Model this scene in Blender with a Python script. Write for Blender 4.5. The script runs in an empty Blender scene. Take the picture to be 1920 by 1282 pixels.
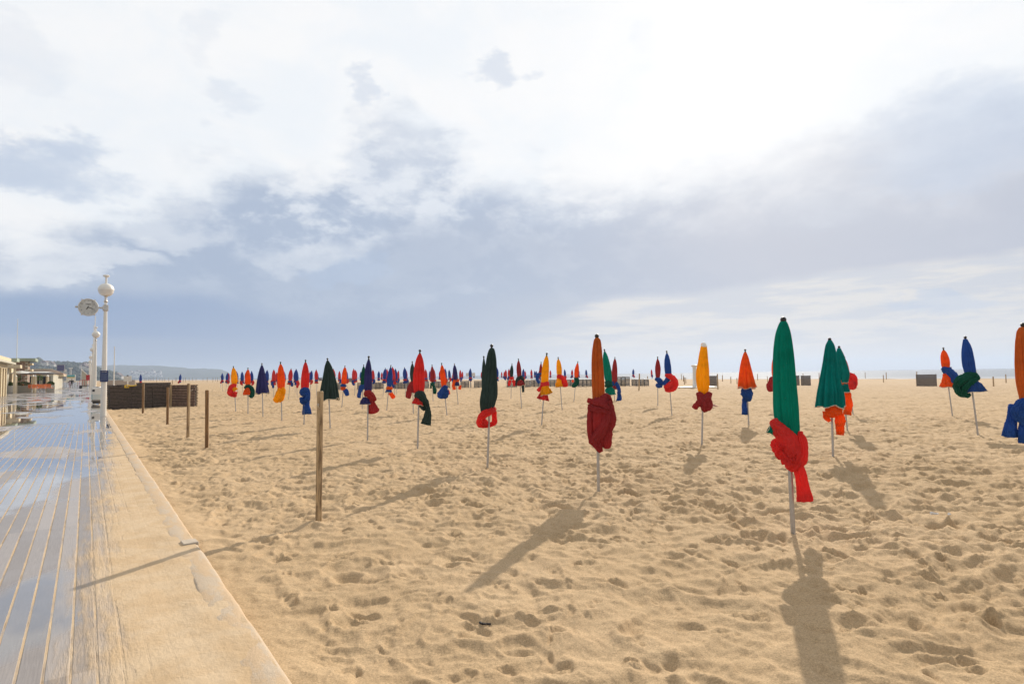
import bpy, math, random
import numpy as np
from mathutils import Vector, Matrix
sc = bpy.context.scene
COL = sc.collection
R = math.radians

# ------------------------------------------------------------------ camera
F = 1150.0; PITCH = math.atan(61.0/F); ROLL = 0.0130; CZ = 1.6
fw = Vector((0, math.cos(PITCH), math.sin(PITCH)))
r0 = Vector((1, 0, 0)); u0 = Vector((0, -math.sin(PITCH), math.cos(PITCH)))
rt = r0*math.cos(ROLL) - u0*math.sin(ROLL)
up = u0*math.cos(ROLL) + r0*math.sin(ROLL)
cam = bpy.data.cameras.new('camera'); co = bpy.data.objects.new('camera', cam); COL.objects.link(co)
cam.sensor_width = 36; cam.lens = 36*F/1920; cam.clip_end = 60000; cam.clip_start = 0.05
m = Matrix.Identity(4)
for i in range(3):
    m[i][0] = rt[i]; m[i][1] = up[i]; m[i][2] = -fw[i]
m[2][3] = CZ
co.matrix_world = m
sc.camera = co
EYE = Vector((0, 0, CZ))
def ray(px, py): return fw + rt*((px-960)/F) + up*((641-py)/F)
def gp(px, py, z=0.0):
    d = ray(px, py); t = (z-CZ)/d.z
    return EYE + d*t
def hor(px):            # row of the horizon in the photo at that column
    return 641 + F*math.tan(PITCH) - (px-960)*math.tan(ROLL)
def at_depth(px, py, Y):
    d = ray(px, py); return EYE + d*(Y/d.y)

# ------------------------------------------------------------------ light
SUN_AZ = R(21.3); SUN_EL = R(26.5)
sv = Vector((math.sin(SUN_AZ)*math.cos(SUN_EL), math.cos(SUN_AZ)*math.cos(SUN_EL), math.sin(SUN_EL)))
sl = bpy.data.lights.new('sun', 'SUN'); sl.energy = 4.9; sl.angle = R(.6); sl.color = (1.0, 0.88, 0.72)
so = bpy.data.objects.new('sun', sl); COL.objects.link(so)
so.rotation_euler = sv.to_track_quat('Z', 'Y').to_euler()
so.location = (0, 0, 30)
sc.view_settings.view_transform = 'Standard'; sc.view_settings.look = 'None'
sc.view_settings.exposure = 0.0; sc.view_settings.gamma = 1.0

def lin(c):
    return tuple(((v/255.0)/12.92 if v/255.0 <= .04045 else ((v/255.0+.055)/1.055)**2.4) for v in c)

class NT:
    """small node-building helper"""
    def __init__(s, tree): s.t = tree; s.n = tree.nodes; s.l = tree.links
    def new(s, typ, **kw):
        n = s.n.new(typ)
        for k, v in kw.items(): setattr(n, k, v)
        return n
    def put(s, sock, v):
        if hasattr(v, 'is_output') or isinstance(v, bpy.types.NodeSocket): s.l.new(v, sock)
        elif isinstance(v, (tuple, list)) and len(v) == 3 and sock.type == 'RGBA': sock.default_value = (*v, 1)
        else: sock.default_value = v
    def math(s, op, a, b=0.0, c=0.0, clamp=False):
        n = s.new('ShaderNodeMath', operation=op, use_clamp=clamp)
        s.put(n.inputs[0], a); s.put(n.inputs[1], b)
        if op in ('MULTIPLY_ADD', 'SMOOTH_MIN', 'SMOOTH_MAX'): s.put(n.inputs[2], c)
        return n.outputs[0]
    def vmath(s, op, a, b=(0, 0, 0), sc=None):
        n = s.new('ShaderNodeVectorMath', operation=op)
        s.put(n.inputs[0], a)
        if op == 'SCALE': s.put(n.inputs[3], sc)
        else: s.put(n.inputs[1], b)
        return n.outputs['Value'] if op in ('DOT_PRODUCT', 'LENGTH') else n.outputs[0]
    def sep(s, v):
        n = s.new('ShaderNodeSeparateXYZ'); s.l.new(v, n.inputs[0]); return n.outputs
    def comb(s, x, y, z):
        n = s.new('ShaderNodeCombineXYZ')
        for i, v in enumerate((x, y, z)): s.put(n.inputs[i], v)
        return n.outputs[0]
    def noise(s, vec, scale, detail=4, rough=.55, dist=0.0, color=False):
        n = s.new('ShaderNodeTexNoise'); s.l.new(vec, n.inputs['Vector'])
        n.inputs['Scale'].default_value = scale; n.inputs['Detail'].default_value = detail
        n.inputs['Roughness'].default_value = rough; n.inputs['Distortion'].default_value = dist
        return n.outputs['Color' if color else 'Fac']
    def smooth(s, v, a, b, lo=0.0, hi=1.0):
        n = s.new('ShaderNodeMapRange', interpolation_type='SMOOTHSTEP')
        s.put(n.inputs[0], v); s.put(n.inputs[1], a); s.put(n.inputs[2], b); s.put(n.inputs[3], lo); s.put(n.inputs[4], hi)
        return n.outputs[0]
    def lmap(s, v, a, b, lo=0.0, hi=1.0):
        n = s.new('ShaderNodeMapRange')
        s.put(n.inputs[0], v); s.put(n.inputs[1], a); s.put(n.inputs[2], b); s.put(n.inputs[3], lo); s.put(n.inputs[4], hi)
        return n.outputs[0]
    def mix(s, f, a, b, mode='MIX'):
        n = s.new('ShaderNodeMix', data_type='RGBA', blend_type=mode)
        s.put(n.inputs[0], f); s.put(n.inputs[6], a); s.put(n.inputs[7], b)
        return n.outputs[2]
    def ramp(s, f, pts, interp='LINEAR'):
        n = s.new('ShaderNodeValToRGB'); r = n.color_ramp; r.interpolation = interp
        s.l.new(f, n.inputs[0])
        while len(r.elements) < len(pts): r.elements.new(0.5)
        for e, (p, c) in zip(r.elements, pts):
            e.position = p; e.color = (c, c, c, 1) if not isinstance(c, (tuple, list)) else (*c, 1)
        return n.outputs[0]
    def bump(s, h, strength=.5, dist=.01, normal=None):
        n = s.new('ShaderNodeBump'); n.inputs['Strength'].default_value = strength; n.inputs['Distance'].default_value = dist
        s.l.new(h, n.inputs['Height'])
        if normal is not None: s.l.new(normal, n.inputs['Normal'])
        return n.outputs[0]

# ------------------------------------------------------------------ sky
world = bpy.data.worlds.new('World'); sc.world = world; world.use_nodes = True
N = NT(world.node_tree); N.n.clear()
sky = N.new('ShaderNodeTexSky', sky_type='NISHITA', sun_disc=False)
sky.sun_elevation = SUN_EL; sky.sun_rotation = SUN_AZ
tc = N.new('ShaderNodeTexCoord'); D = N.vmath('NORMALIZE', tc.outputs['Generated'])
dx, dy, dz = N.sep(D)
az0 = N.math('MULTIPLY', N.math('ARCTAN2', dx, dy), 180/math.pi)
el0 = N.math('MULTIPLY', N.math('ARCSINE', dz), 180/math.pi)
def azel(px, py):
    d = ray(px, py).normalized(); return math.degrees(math.atan2(d.x, d.y)), math.degrees(math.asin(d.z))
# cloud space: flattened so that cloud cells stretch along the horizon
cs = N.vmath('MULTIPLY', D, (1, 1, 1.9))
w1 = N.noise(cs, 3.2, 3, .5, color=True); w2 = N.noise(cs, 11, 6, .62, color=True)
wv = N.vmath('ADD', N.vmath('SCALE', N.vmath('SUBTRACT', w1, (.5, .5, .5)), sc=1.0),
             N.vmath('SCALE', N.vmath('SUBTRACT', w2, (.5, .5, .5)), sc=.75))
wx, wy, wz = N.sep(wv)
damp = N.smooth(el0, 0.3, 9)                                  # less turbulence close to the horizon
az = N.math('ADD', az0, N.math('MULTIPLY', N.math('MULTIPLY', wx, 13.0), damp))
el = N.math('ADD', el0, N.math('MULTIPLY', N.math('MULTIPLY', wy, 9.0), damp))
nA = N.noise(cs, 5.5, 8, .58, .3); nB = N.noise(cs, 17, 6, .6)
def azcurve(azs, pts, k=45.0):       # piecewise elevation boundary over azimuth, from reference bearings
    f = N.lmap(azs, -60, 60)
    pl = sorted((( azel(x, y)[0]+60)/120, azel(x, y)[1]/k) for x, y in pts)
    return N.math('MULTIPLY', N.ramp(f, pl, 'B_SPLINE' if False else 'LINEAR'), k)
def azcolor(azs, pts):
    f = N.lmap(azs, -60, 60)
    return N.ramp(f, sorted(((azel(x, 640)[0]+60)/120, lin(c)) for x, c in pts))
N2c = N.smooth(N.math('ADD', nA, N.math('MULTIPLY', N.math('SUBTRACT', nB, .5), .3)), .3, .7)
white = N.mix(N.smooth(nA, .35, .65), lin((246, 250, 254)), lin((255, 255, 255)))
# blue openings high up
c = white
# grey bank
b1 = azcurve(az, [(-500, 470), (60, 455), (230, 385), (430, 300), (600, 300), (690, 205), (800, 215), (900, 300), (1150, 340), (1330, 310), (1550, 235), (1920, 170), (2400, 150)])
gcol = N.mix(N.smooth(N.math('ADD', nA, N.math('MULTIPLY', N.math('SUBTRACT', nB, .5), .75)), .40, .62), lin((176, 190, 212)), lin((226, 232, 241)))
rightness = N.smooth(az0, -6, 30)
gcol = N.mix(rightness, gcol, N.mix(N.smooth(nA, .4, .65), lin((194, 199, 212)), lin((216, 218, 226))))
m1 = N.smooth(N.math('SUBTRACT', b1, el), -1.2, 4.5)
c = N.mix(m1, c, gcol)
# lower, darker half of the bank
b1b = azcurve(az, [(-500, 560), (100, 520), (330, 430), (600, 450), (760, 400), (1000, 380), (1300, 420), (1600, 380), (1920, 330), (2400, 300)])
m1b = N.math('MULTIPLY', N.smooth(N.math('SUBTRACT', b1b, el), -1.5, 3.5), N.smooth(nA, .25, .65, .65, 1.0))
c = N.mix(N.math('MULTIPLY', m1b, .9), c, azcolor(az0, [(-400, (176, 191, 214)), (500, (168, 183, 207)), (1000, (174, 185, 205)), (1500, (191, 194, 207)), (2300, (184, 190, 206))]))
# slate blue shelf at the left
b2 = azcurve(N.math('ADD', az0, N.math('MULTIPLY', wx, 6)), [(-500, 535), (0, 525), (180, 545), (420, 560), (640, 590), (860, 560), (1050, 545), (1200, 600), (1500, 650), (2400, 660)])
el2 = N.math('ADD', el0, N.math('MULTIPLY', wy, 2.2))
m2 = N.math('MULTIPLY', N.smooth(N.math('SUBTRACT', b2, el2), -.4, 1.4), N.smooth(az0, 18, -6))
c = N.mix(N.math('MULTIPLY', m2, N.smooth(nA, .2, .6, .86, 1.0)), c, azcolor(az0, [(-400, (148, 172, 205)), (200, (148, 169, 203)), (600, (158, 175, 204)), (900, (176, 187, 207)), (1200, (198, 202, 211))]))
# light strip under the bank towards the right
b3 = azcurve(az0, [(-500, 700), (700, 690), (960, 620), (1150, 553), (1300, 545), (1600, 505), (1920, 462), (2400, 420)])
el3 = N.math('ADD', el0, N.math('MULTIPLY', wy, 1.3))
m3 = N.math('MULTIPLY', N.smooth(N.math('SUBTRACT', b3, el3), -.3, .8), N.smooth(az0, -6, 9))
strip = N.mix(N.smooth(N.noise(N.vmath('MULTIPLY', D, (2, 2, 14)), 4, 5, .6), .4, .6), lin((206, 209, 217)), lin((226, 223, 221)))
c = N.mix(m3, c, strip)
c = N.mix(N.math('MULTIPLY', N.smooth(el0, 3.6, .2), N.smooth(az0, -8, 12)), c, lin((231, 225, 219)))
c = N.mix(N.math('MULTIPLY', N.smooth(el0, 2.6, .3), N.smooth(az0, -2, -22, 0, .75)), c, lin((160, 176, 203)))
ml = N.math('MULTIPLY', N.smooth(N.math('ADD', el0, N.math('MULTIPLY', wy, .5)), 3.6, 2.9), N.smooth(az0, -18, -33))
c = N.mix(N.math('MULTIPLY', ml, .75), c, lin((166, 181, 206)))
# separate patches of shade and small clouds
for (px, py, sa, se, k) in [(40, 305, 6, 2.0, .7), (50, 110, 5, 2.2, .18), (410, 215, 2.0, 1.3, .22), (920, 182, 2.2, 1.3, .45), (712, 185, 1.5, 1.3, .4),
                            (355, 85, 2.0, 2.4, .15), (1900, 230, 9, 4, .55), (1780, 575, 3.5, .7, .5), (640, 515, 2.6, 1.5, .5), (1200, 120, 3, 2.5, .15)]:
    a, e = azel(px, py)
    q = N.math('ADD', N.math('POWER', N.math('DIVIDE', N.math('SUBTRACT', az, a), sa), 2), N.math('POWER', N.math('DIVIDE', N.math('SUBTRACT', el, e), se), 2))
    c = N.mix(N.math('MULTIPLY', N.smooth(q, 1.6, .1), k), c, lin((180, 197, 222)))
# wisps of lit edge
for (px, py, sa, se, k) in [(240, 500, 4, 1.2, .6), (150, 520, 3, .8, .6), (330, 440, 3, 1.5, .5), (560, 480, 4, 1.4, .35), (760, 330, 4, 4, .35), (1500, 330, 12, 3, .2)]:
    a, e = azel(px, py)
    q = N.math('ADD', N.math('POWER', N.math('DIVIDE', N.math('SUBTRACT', az, a), sa), 2), N.math('POWER', N.math('DIVIDE', N.math('SUBTRACT', el, e), se), 2))
    c = N.mix(N.math('MULTIPLY', N.smooth(q, 1.5, .1), k), c, lin((236, 240, 246)))
# veiled sun: brightening of the cloud layer round the sun's direction
sd = N.vmath('DOT_PRODUCT', D, tuple(sv))
g1 = N.math('POWER', N.math('MAXIMUM', sd, 0), 110); g2 = N.math('POWER', N.math('MAXIMUM', sd, 0), 9)
c = N.mix(N.math('MULTIPLY', g1, .85), c, (1.15, 1.13, 1.1))
c = N.mix(N.math('MULTIPLY', N.math('MULTIPLY', g2, .15), N.smooth(el0, 4, 18)), c, (1.02, 1.01, 1.0))
# behind the camera and overhead: open bright sky
c = N.mix(N.smooth(el0, 34, 60), c, lin((212, 211, 209)))
c = N.mix(N.smooth(dy, .25, -.35), c, lin((206, 204, 201)))
bg1 = N.new('ShaderNodeBackground'); N.put(bg1.inputs[0], c); bg1.inputs[1].default_value = 1.02
bg2 = N.new('ShaderNodeBackground'); N.l.new(sky.outputs[0], bg2.inputs[0]); bg2.inputs[1].default_value = .05
ms = N.new('ShaderNodeMixShader'); ms.inputs[0].default_value = .93
N.l.new(bg2.outputs[0], ms.inputs[1]); N.l.new(bg1.outputs[0], ms.inputs[2])
wo = N.new('ShaderNodeOutputWorld'); N.l.new(ms.outputs[0], wo.inputs[0])

# ------------------------------------------------------------------ helpers
def vhash(ix, iy, iz, seed):
    h = (ix.astype(np.int64)*374761393 + iy.astype(np.int64)*668265263 + iz.astype(np.int64)*2147483647 + seed*974634777) & 0xFFFFFFFF
    h = (h ^ (h >> 13)) * 1274126177 & 0xFFFFFFFF
    h = (h ^ (h >> 16)) * 2246822519 & 0xFFFFFFFF
    return ((h ^ (h >> 15)) & 0xFFFFFF) / float(0xFFFFFF)
def vn(x, y, z=None, seed=0):
    if z is None: z = np.zeros_like(x)
    ix, iy, iz = np.floor(x), np.floor(y), np.floor(z)
    fx, fy, fz = x-ix, y-iy, z-iz
    fx = fx*fx*fx*(fx*(fx*6-15)+10); fy = fy*fy*fy*(fy*(fy*6-15)+10); fz = fz*fz*fz*(fz*(fz*6-15)+10)
    o = 0
    for a in (0, 1):
        for b in (0, 1):
            for d in ((0, 1) if np.any(fz) else (0,)):
                o = o + vhash(ix+a, iy+b, iz+d, seed)*(fx if a else 1-fx)*(fy if b else 1-fy)*(fz if d else 1-fz)
    return o*2-1
def fbm(x, y, o=4, seed=0, g=.5):
    t = 0; a = 1.0; f = 1.0
    for i in range(o):
        t = t + a*vn(x*f+i*17.3, y*f-i*9.1, None, seed+i); a *= g; f *= 2.03
    return t

def mesh(name, verts, faces, mat=None, smooth=True):
    me = bpy.data.meshes.new(name)
    verts = np.asarray(verts, dtype=np.float32)
    me.from_pydata(verts.tolist(), [], [tuple(f) for f in faces])
    if smooth: me.polygons.foreach_set('use_smooth', [True]*len(me.polygons))
    if mat is not None: me.materials.append(mat)
    me.update(); return me
def quads_mesh(name, verts, quads, mat=None, smooth=True):
    me = bpy.data.meshes.new(name); nv = len(verts); nf = len(quads)
    me.vertices.add(nv); me.vertices.foreach_set('co', np.asarray(verts, np.float32).ravel())
    me.loops.add(nf*4); me.loops.foreach_set('vertex_index', np.asarray(quads, np.int32).ravel())
    me.polygons.add(nf); me.polygons.foreach_set('loop_start', np.arange(nf, dtype=np.int32)*4)
    me.polygons.foreach_set('loop_total', np.full(nf, 4, np.int32))
    me.polygons.foreach_set('use_smooth', np.full(nf, smooth))
    if mat is not None: me.materials.append(mat)
    me.update(calc_edges=True); me.validate(); return me
def link(name, me, parent=None, loc=None, rot=None):
    o = bpy.data.objects.new(name, me); COL.objects.link(o)
    if parent is not None: o.parent = parent
    if loc is not None: o.location = loc
    if rot is not None: o.rotation_euler = rot
    return o
def tag(o, label=None, cat=None, group=None, kind=None):
    if label: o['label'] = label
    if cat: o['category'] = cat
    if group: o['group'] = group
    if kind: o['kind'] = kind
    return o
def empty(name, loc=(0, 0, 0), rz=0.0, label=None, cat=None, group=None):
    o = bpy.data.objects.new(name, None); COL.objects.link(o); o.location = loc; o.rotation_euler = (0, 0, rz)
    o.empty_display_size = .2
    return tag(o, label, cat, group)
CH = {}
def kids(o): return [c for c in COL.objects if c.parent == o]
def copy_tree(o, parent=None):
    c = o.copy(); COL.objects.link(c)
    if parent is not None: c.parent = parent
    for ch in [k for k in list(COL.objects) if k.parent == o and k != c]: copy_tree(ch, c)
    return c

class MB:
    """collects simple solids into one mesh"""
    def __init__(s): s.v = []; s.f = []
    def add(s, vs, fs):
        o = len(s.v); s.v += [tuple(v) for v in vs]; s.f += [tuple(i+o for i in f) for f in fs]; return s
    def box(s, c, size, rz=0.0, bev=0.0):
        x, y, z = (k/2 for k in size); cr, sr = math.cos(rz), math.sin(rz)
        vs = []; b = min(bev, x*.9, y*.9, z*.9)
        if b <= 0:
            P = [(sx*x, sy*y, sz*z) for sz in (-1, 1) for sx, sy in ((-1, -1), (1, -1), (1, 1), (-1, 1))]
            fs = [(3, 2, 1, 0), (4, 5, 6, 7), (0, 1, 5, 4), (1, 2, 6, 5), (2, 3, 7, 6), (3, 0, 4, 7)]
        else:
            P = []; rings = [(-z, b), (-z+b, 0), (z-b, 0), (z, b)]
            for zz, ins in rings:
                X, Y = x-ins, y-ins; k = b if ins == 0 else b*.5
                for (a, d) in ((-X+k, -Y), (X-k, -Y), (X, -Y+k), (X, Y-k), (X-k, Y), (-X+k, Y), (-X, Y-k), (-X, -Y+k)): P.append((a, d, zz))
            fs = [tuple(range(7, -1, -1)), tuple(range(24, 32))]
            for r in range(3):
                for i in range(8):
                    j = (i+1) % 8; fs.append((r*8+i, r*8+j, r*8+8+j, r*8+8+i))
        for (a, d, e) in P: vs.append((c[0]+a*cr-d*sr, c[1]+a*sr+d*cr, c[2]+e))
        return s.add(vs, fs)
    def rod(s, a, b, ra, rb=None, n=12, cap=True):
        rb = ra if rb is None else rb
        a, b = Vector(a), Vector(b); t = (b-a).normalized()
        q = t.orthogonal().normalized(); w = t.cross(q); vs = []
        for p, r in ((a, ra), (b, rb)):
            for i in range(n):
                th = 2*math.pi*i/n; vs.append(p + (q*math.cos(th)+w*math.sin(th))*r)
        fs = [(i, (i+1) % n, n+(i+1) % n, n+i) for i in range(n)]
        if cap: fs += [tuple(range(n-1, -1, -1)), tuple(range(n, 2*n))]
        return s.add(vs, fs)
    def lathe(s, prof, n=24, c=(0, 0, 0), ax=None):
        vs = []; 
        M = Matrix.Identity(3) if ax is None else Vector(ax).to_track_quat('Z', 'Y').to_matrix()
        for (r, z) in prof:
            for i in range(n):
                th = 2*math.pi*i/n; p = M @ Vector((r*math.cos(th), r*math.sin(th), z)); vs.append((c[0]+p.x, c[1]+p.y, c[2]+p.z))
        fs = []
        for k in range(len(prof)-1):
            for i in range(n):
                j = (i+1) % n; fs.append((k*n+i, k*n+j, k*n+n+j, k*n+n+i))
        if prof[0][0] > 1e-5: fs.append(tuple(range(n-1, -1, -1)))
        if prof[-1][0] > 1e-5: fs.append(tuple(range((len(prof)-1)*n, len(prof)*n)))
        return s.add(vs, fs)
    def prism(s, pts, axis_vec, depth):
        """pts: 3-D outline, extruded along axis_vec"""
        n = len(pts); d = Vector(axis_vec)*depth
        vs = [Vector(p) for p in pts]+[Vector(p)+d for p in pts]
        fs = [tuple(range(n-1, -1, -1)), tuple(range(n, 2*n))]+[(i, (i+1) % n, n+(i+1) % n, n+i) for i in range(n)]
        return s.add(vs, fs)
    def build(s, name, mat, parent=None, smooth=False, loc=None):
        me = mesh(name, s.v, s.f, mat, smooth)
        if smooth:
            try: me.set_sharp_from_angle(angle=R(35))
            except Exception: pass
        return link(name, me, parent, loc)

# ------------------------------------------------------------------ materials
def mat(name):
    m_ = bpy.data.materials.new(name); m_.use_nodes = True
    n = NT(m_.node_tree); n.n.clear()
    out = n.new('ShaderNodeOutputMaterial'); return m_, n, out
def pbr(name, col, rough=.6, metal=0.0, var=.12, vscale=6.0, bump=0.0, bscale=60, spec=.5):
    m_, n, out = mat(name)
    p = n.new('ShaderNodeBsdfPrincipled'); t = n.new('ShaderNodeTexCoord')
    nz = n.noise(t.outputs['Object'], vscale, 5, .6)
    f = n.lmap(nz, .3, .7, 1-var, 1+var)
    n.put(p.inputs['Base Color'], n.mix(1.0, col, n.comb(f, f, f), 'MULTIPLY'))
    n.put(p.inputs['Roughness'], n.lmap(nz, .3, .7, max(0, rough-.08), min(1, rough+.08)))
    p.inputs['Metallic'].default_value = metal; p.inputs['Specular IOR Level'].default_value = spec
    if bump: n.l.new(n.bump(n.noise(t.outputs['Object'], bscale, 4), bump, .01), p.inputs['Normal'])
    n.l.new(p.outputs[0], out.inputs[0]); return m_
def fabric(name, col, trans=.48):
    m_, n, out = mat(name)
    t = n.new('ShaderNodeTexCoord'); o = t.outputs['Object']
    big = n.noise(o, 3.5, 4, .6); fine = n.noise(n.vmath('MULTIPLY', o, (1, 1, .35)), 38, 3, .6)
    f = n.lmap(n.math('ADD', n.math('MULTIPLY', big, .7), n.math('MULTIPLY', fine, .3)), .35, .65, .80, 1.16)
    cc = n.mix(1.0, col, n.comb(f, f, f), 'MULTIPLY')
    specks = n.smooth(n.noise(o, 90, 1, .4), .76, .80)
    cc = n.mix(n.math('MULTIPLY', specks, .25), cc, (.6, .6, .55))
    b = n.bump(n.math('ADD', fine, n.math('MULTIPLY', n.noise(o, 14, 3, .6, .6), .8)), .35, .012)
    d = n.new('ShaderNodeBsdfPrincipled'); n.put(d.inputs['Base Color'], cc); d.inputs['Roughness'].default_value = .85
    d.inputs['Specular IOR Level'].default_value = .2; n.l.new(b, d.inputs['Normal'])
    tr = n.new('ShaderNodeBsdfTranslucent'); n.put(tr.inputs[0], cc); n.l.new(b, tr.inputs[1])
    mx = n.new('ShaderNodeMixShader'); mx.inputs[0].default_value = trans
    n.l.new(d.outputs[0], mx.inputs[1]); n.l.new(tr.outputs[0], mx.inputs[2]); n.l.new(mx.outputs[0], out.inputs[0])
    return m_
FC = {'Y': ('yellow', (1.0, .52, .01)), 'O': ('orange', (.95, .16, .02)), 'R': ('red', (.80, .06, .055)), 'M': ('maroon', (.44, .05, .055)),
      'N': ('navy', (.065, .065, .24)), 'B': ('blue', (.035, .12, .43)), 'G': ('green', (.0, .30, .22)), 'D': ('dark green', (.050, .088, .082)),
      'T': ('teal', (.0, .27, .255)), 'U': ('rust orange', (.62, .17, .035)), 'C': ('bright red', (.84, .06, .055)), 'H': ('bottle green', (.012, .13, .09))}
FM = {k: fabric('fabric_'+v[0].replace(' ', '_'), v[1]) for k, v in FC.items()}
M_alu = pbr('pole_metal', (.42, .43, .45), .42, .75, .12, 20)
M_fin = pbr('finial_black', (.012, .011, .011), .4, 0, .2)
M_finw = pbr('finial_white', (.8, .8, .78), .4)
M_trim = pbr('trim_cloth', (.62, .58, .50), .9)
M_white = pbr('white_paint', (.82, .81, .77), .38, 0, .05, 3)
M_whited = pbr('white_plastic', (.66, .66, .64), .5, 0, .06, 3)
# ------------------------------------------------------------------ place axes along the promenade
_d = ray(161, hor(161)); U2 = Vector((_d.x, _d.y)).normalized(); N2 = Vector((U2.y, -U2.x))   # along, towards the sea
def P(s_, d_, z=0.0): return Vector((U2.x*s_+N2.x*d_, U2.y*s_+N2.y*d_, z))
def SD(p): return p.x*U2.x+p.y*U2.y, p.x*N2.x+p.y*N2.y
BRZ = math.atan2(U2.y, U2.x)          # angle of the promenade direction
KERB = .92
SHORE = 199.0

def cells(x, y, size, seed, prob, rmin, rmax, dmin, dmax, rim=.35):
    """footprints and scuffs: one jittered oval dent per cell, with a raised rim on its sides"""
    h = np.zeros_like(x); cx = np.floor(x/size); cy = np.floor(y/size)
    for a in (-1, 0, 1):
        for b in (-1, 0, 1):
            ix, iy = cx+a, cy+b; z = np.zeros_like(ix)
            px = (ix+vhash(ix, iy, z, seed))*size; py = (iy+vhash(ix, iy, z, seed+1))*size
            on = vhash(ix, iy, z, seed+2) < prob
            r = rmin+(rmax-rmin)*vhash(ix, iy, z, seed+3)**1.6
            dp = dmin+(dmax-dmin)*vhash(ix, iy, z, seed+4)
            th = vhash(ix, iy, z, seed+5)*math.pi; asp = 1+.9*vhash(ix, iy, z, seed+6)
            ux = (x-px); uy = (y-py)
            p = (ux*np.cos(th)+uy*np.sin(th))/(r*asp); q = (-ux*np.sin(th)+uy*np.cos(th))/r
            k = p*p+q*q
            dent = np.where(k < 1.0, -(1-k)**.95*1.05, 0)*dp
            rimh = np.exp(-((np.sqrt(k)-1.18)/.25)**2)*dp*rim*(.5+.9*np.sin(th*5+p*2))
            h += np.where(on, dent+rimh, 0)
    return h
def sand_macro(x, y):
    d = x*N2.x+y*N2.y
    z = -.085 + .035*vn(x*.32+5, y*.32, None, 3)*np.clip((d-1.5)/3, 0, 1) + .02*vn(x*.11, y*.11+8, None, 4)
    z = z - np.clip((d-55)/(SHORE-55), 0, None)*1.05
    z = z + .03*np.exp(-((d-KERB)/.35)**2)*(1+vn(x*1.1, y*1.1, None, 9))
    return z
def sand_h(x, y):
    x = np.asarray(x, float); y = np.asarray(y, float)
    z = sand_macro(x, y); d = x*N2.x+y*N2.y; dist = np.sqrt(x*x+y*y)
    wx = x+.10*vn(x*3, y*3, None, 21)+.03*vn(x*11, y*11, None, 24); wy = y+.10*vn(x*3+9, y*3, None, 22)+.03*vn(x*11, y*11, None, 25)
    # trampled ground is stronger to the right and in the middle distance
    tr = np.clip(.82+.40*vn(x*.23+1, y*.23, None, 31)+.22*np.clip((x-.5)/4, -1, 1)+.34*np.clip((y-5)/5, -1, 1), .66, 1.18)
    h = tr*(.8*cells(wx, wy, .52, 40, .62, .06, .135, .015, .062, .5)+cells(wx, wy, .27, 50, .62, .03, .08, .008, .036, .5)+.8*cells(wx+.2, wy, .13, 60, .55, .015, .042, .005, .015))
    wx2 = x+.16*vn(x*1.9, y*1.9, None, 26)+.06*vn(x*6, y*6, None, 28); wy2 = y+.16*vn(x*1.9+7, y*1.9, None, 27)+.06*vn(x*6+4, y*6, None, 29)
    rid = np.abs(vn(wx2*2.0, wy2*2.4, None, 33))*.068 + np.abs(vn(wx2*4.8, wy2*5.4, None, 34))*.040 + np.abs(vn(wx2*10.5, wy2*12, None, 38))*.016
    sm = .012*vn(x*9, y*9, None, 35)+.0065*vn(x*21, y*21, None, 36)+.0032*vn(x*47, y*47, None, 37)
    h = h - tr*rid + tr*sm + .02
    h = h*np.clip((d-KERB)/.35, .3, 1)*np.clip(1-(dist-90)/60, .0, 1)
    # a few large scooped hollows near the camera
    for (px, py, r, dp) in [(650, 1075, .10, .05), (845, 1058, .07, .04), (1845, 1145, .07, .04)]:
        q = gp(px, py, -.09); k = ((x-q.x)**2+(y-q.y)**2*.8)/r**2
        h = h + np.where(k < 6, -dp*np.exp(-k*k*.9)+dp*.35*np.exp(-((np.sqrt(k)-1.5)/.35)**2), 0)
    return z+h
def sz(p): return float(sand_h(np.array([p.x]), np.array([p.y]))[0])
def szm(p): return float(sand_macro(np.array([p.x]), np.array([p.y]))[0])

# sand material
M_sand, n, out = mat('sand')
g = n.new('ShaderNodeNewGeometry'); pos = g.outputs['Position']
p = n.new('ShaderNodeBsdfPrincipled'); p.inputs['Roughness'].default_value = .95; p.inputs['Specular IOR Level'].default_value = .15
px_, py_, pz_ = n.sep(pos); dd = n.math('ADD', n.math('MULTIPLY', px_, N2.x), n.math('MULTIPLY', py_, N2.y))
big = n.noise(pos, .35, 5, .6); mid = n.noise(pos, 5, 5, .65); gr = n.noise(pos, 260, 2, .7)
c1 = n.mix(n.smooth(big, .3, .7), (.475, .345, .205), (.54, .40, .25))
c1 = n.mix(n.lmap(mid, .3, .7, 0, .35), c1, (.42, .285, .16))
gr2 = n.noise(pos, 75, 3, .75)
gs = n.math('MULTIPLY', n.lmap(gr, .25, .75, .66, 1.34), n.lmap(gr2, .3, .7, .74, 1.26)); c1 = n.mix(1.0, c1, n.comb(gs, gs, gs), 'MULTIPLY')
c1 = n.mix(n.smooth(n.noise(pos, 330, 1, .3), .79, .82), c1, (.85, .80, .72))
c1 = n.mix(n.math('MULTIPLY', n.smooth(n.noise(pos, 180, 1, .3), .22, .19), .6), c1, (.13, .08, .05))
c1 = n.mix(n.smooth(dd, 20, 80, 0, .55), c1, (.53, .41, .29))       # paler sand away from the promenade
c1 = n.mix(n.smooth(dd, SHORE-16, SHORE-3), c1, (.26, .20, .15))       # wet sand at the water
n.put(p.inputs['Base Color'], c1)
hb = n.math('ADD', n.math('MULTIPLY', gr, .35), n.math('MULTIPLY', n.noise(pos, 60, 4, .7), 1.6))
bf = n.bump(hb, .75, .0055)
far = n.noise(n.vmath('MULTIPLY', pos, (1, 1, 0)), 3.2, 5, .7)
n.l.new(n.bump(far, .8, .10, bf), p.inputs['Normal'])
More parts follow.
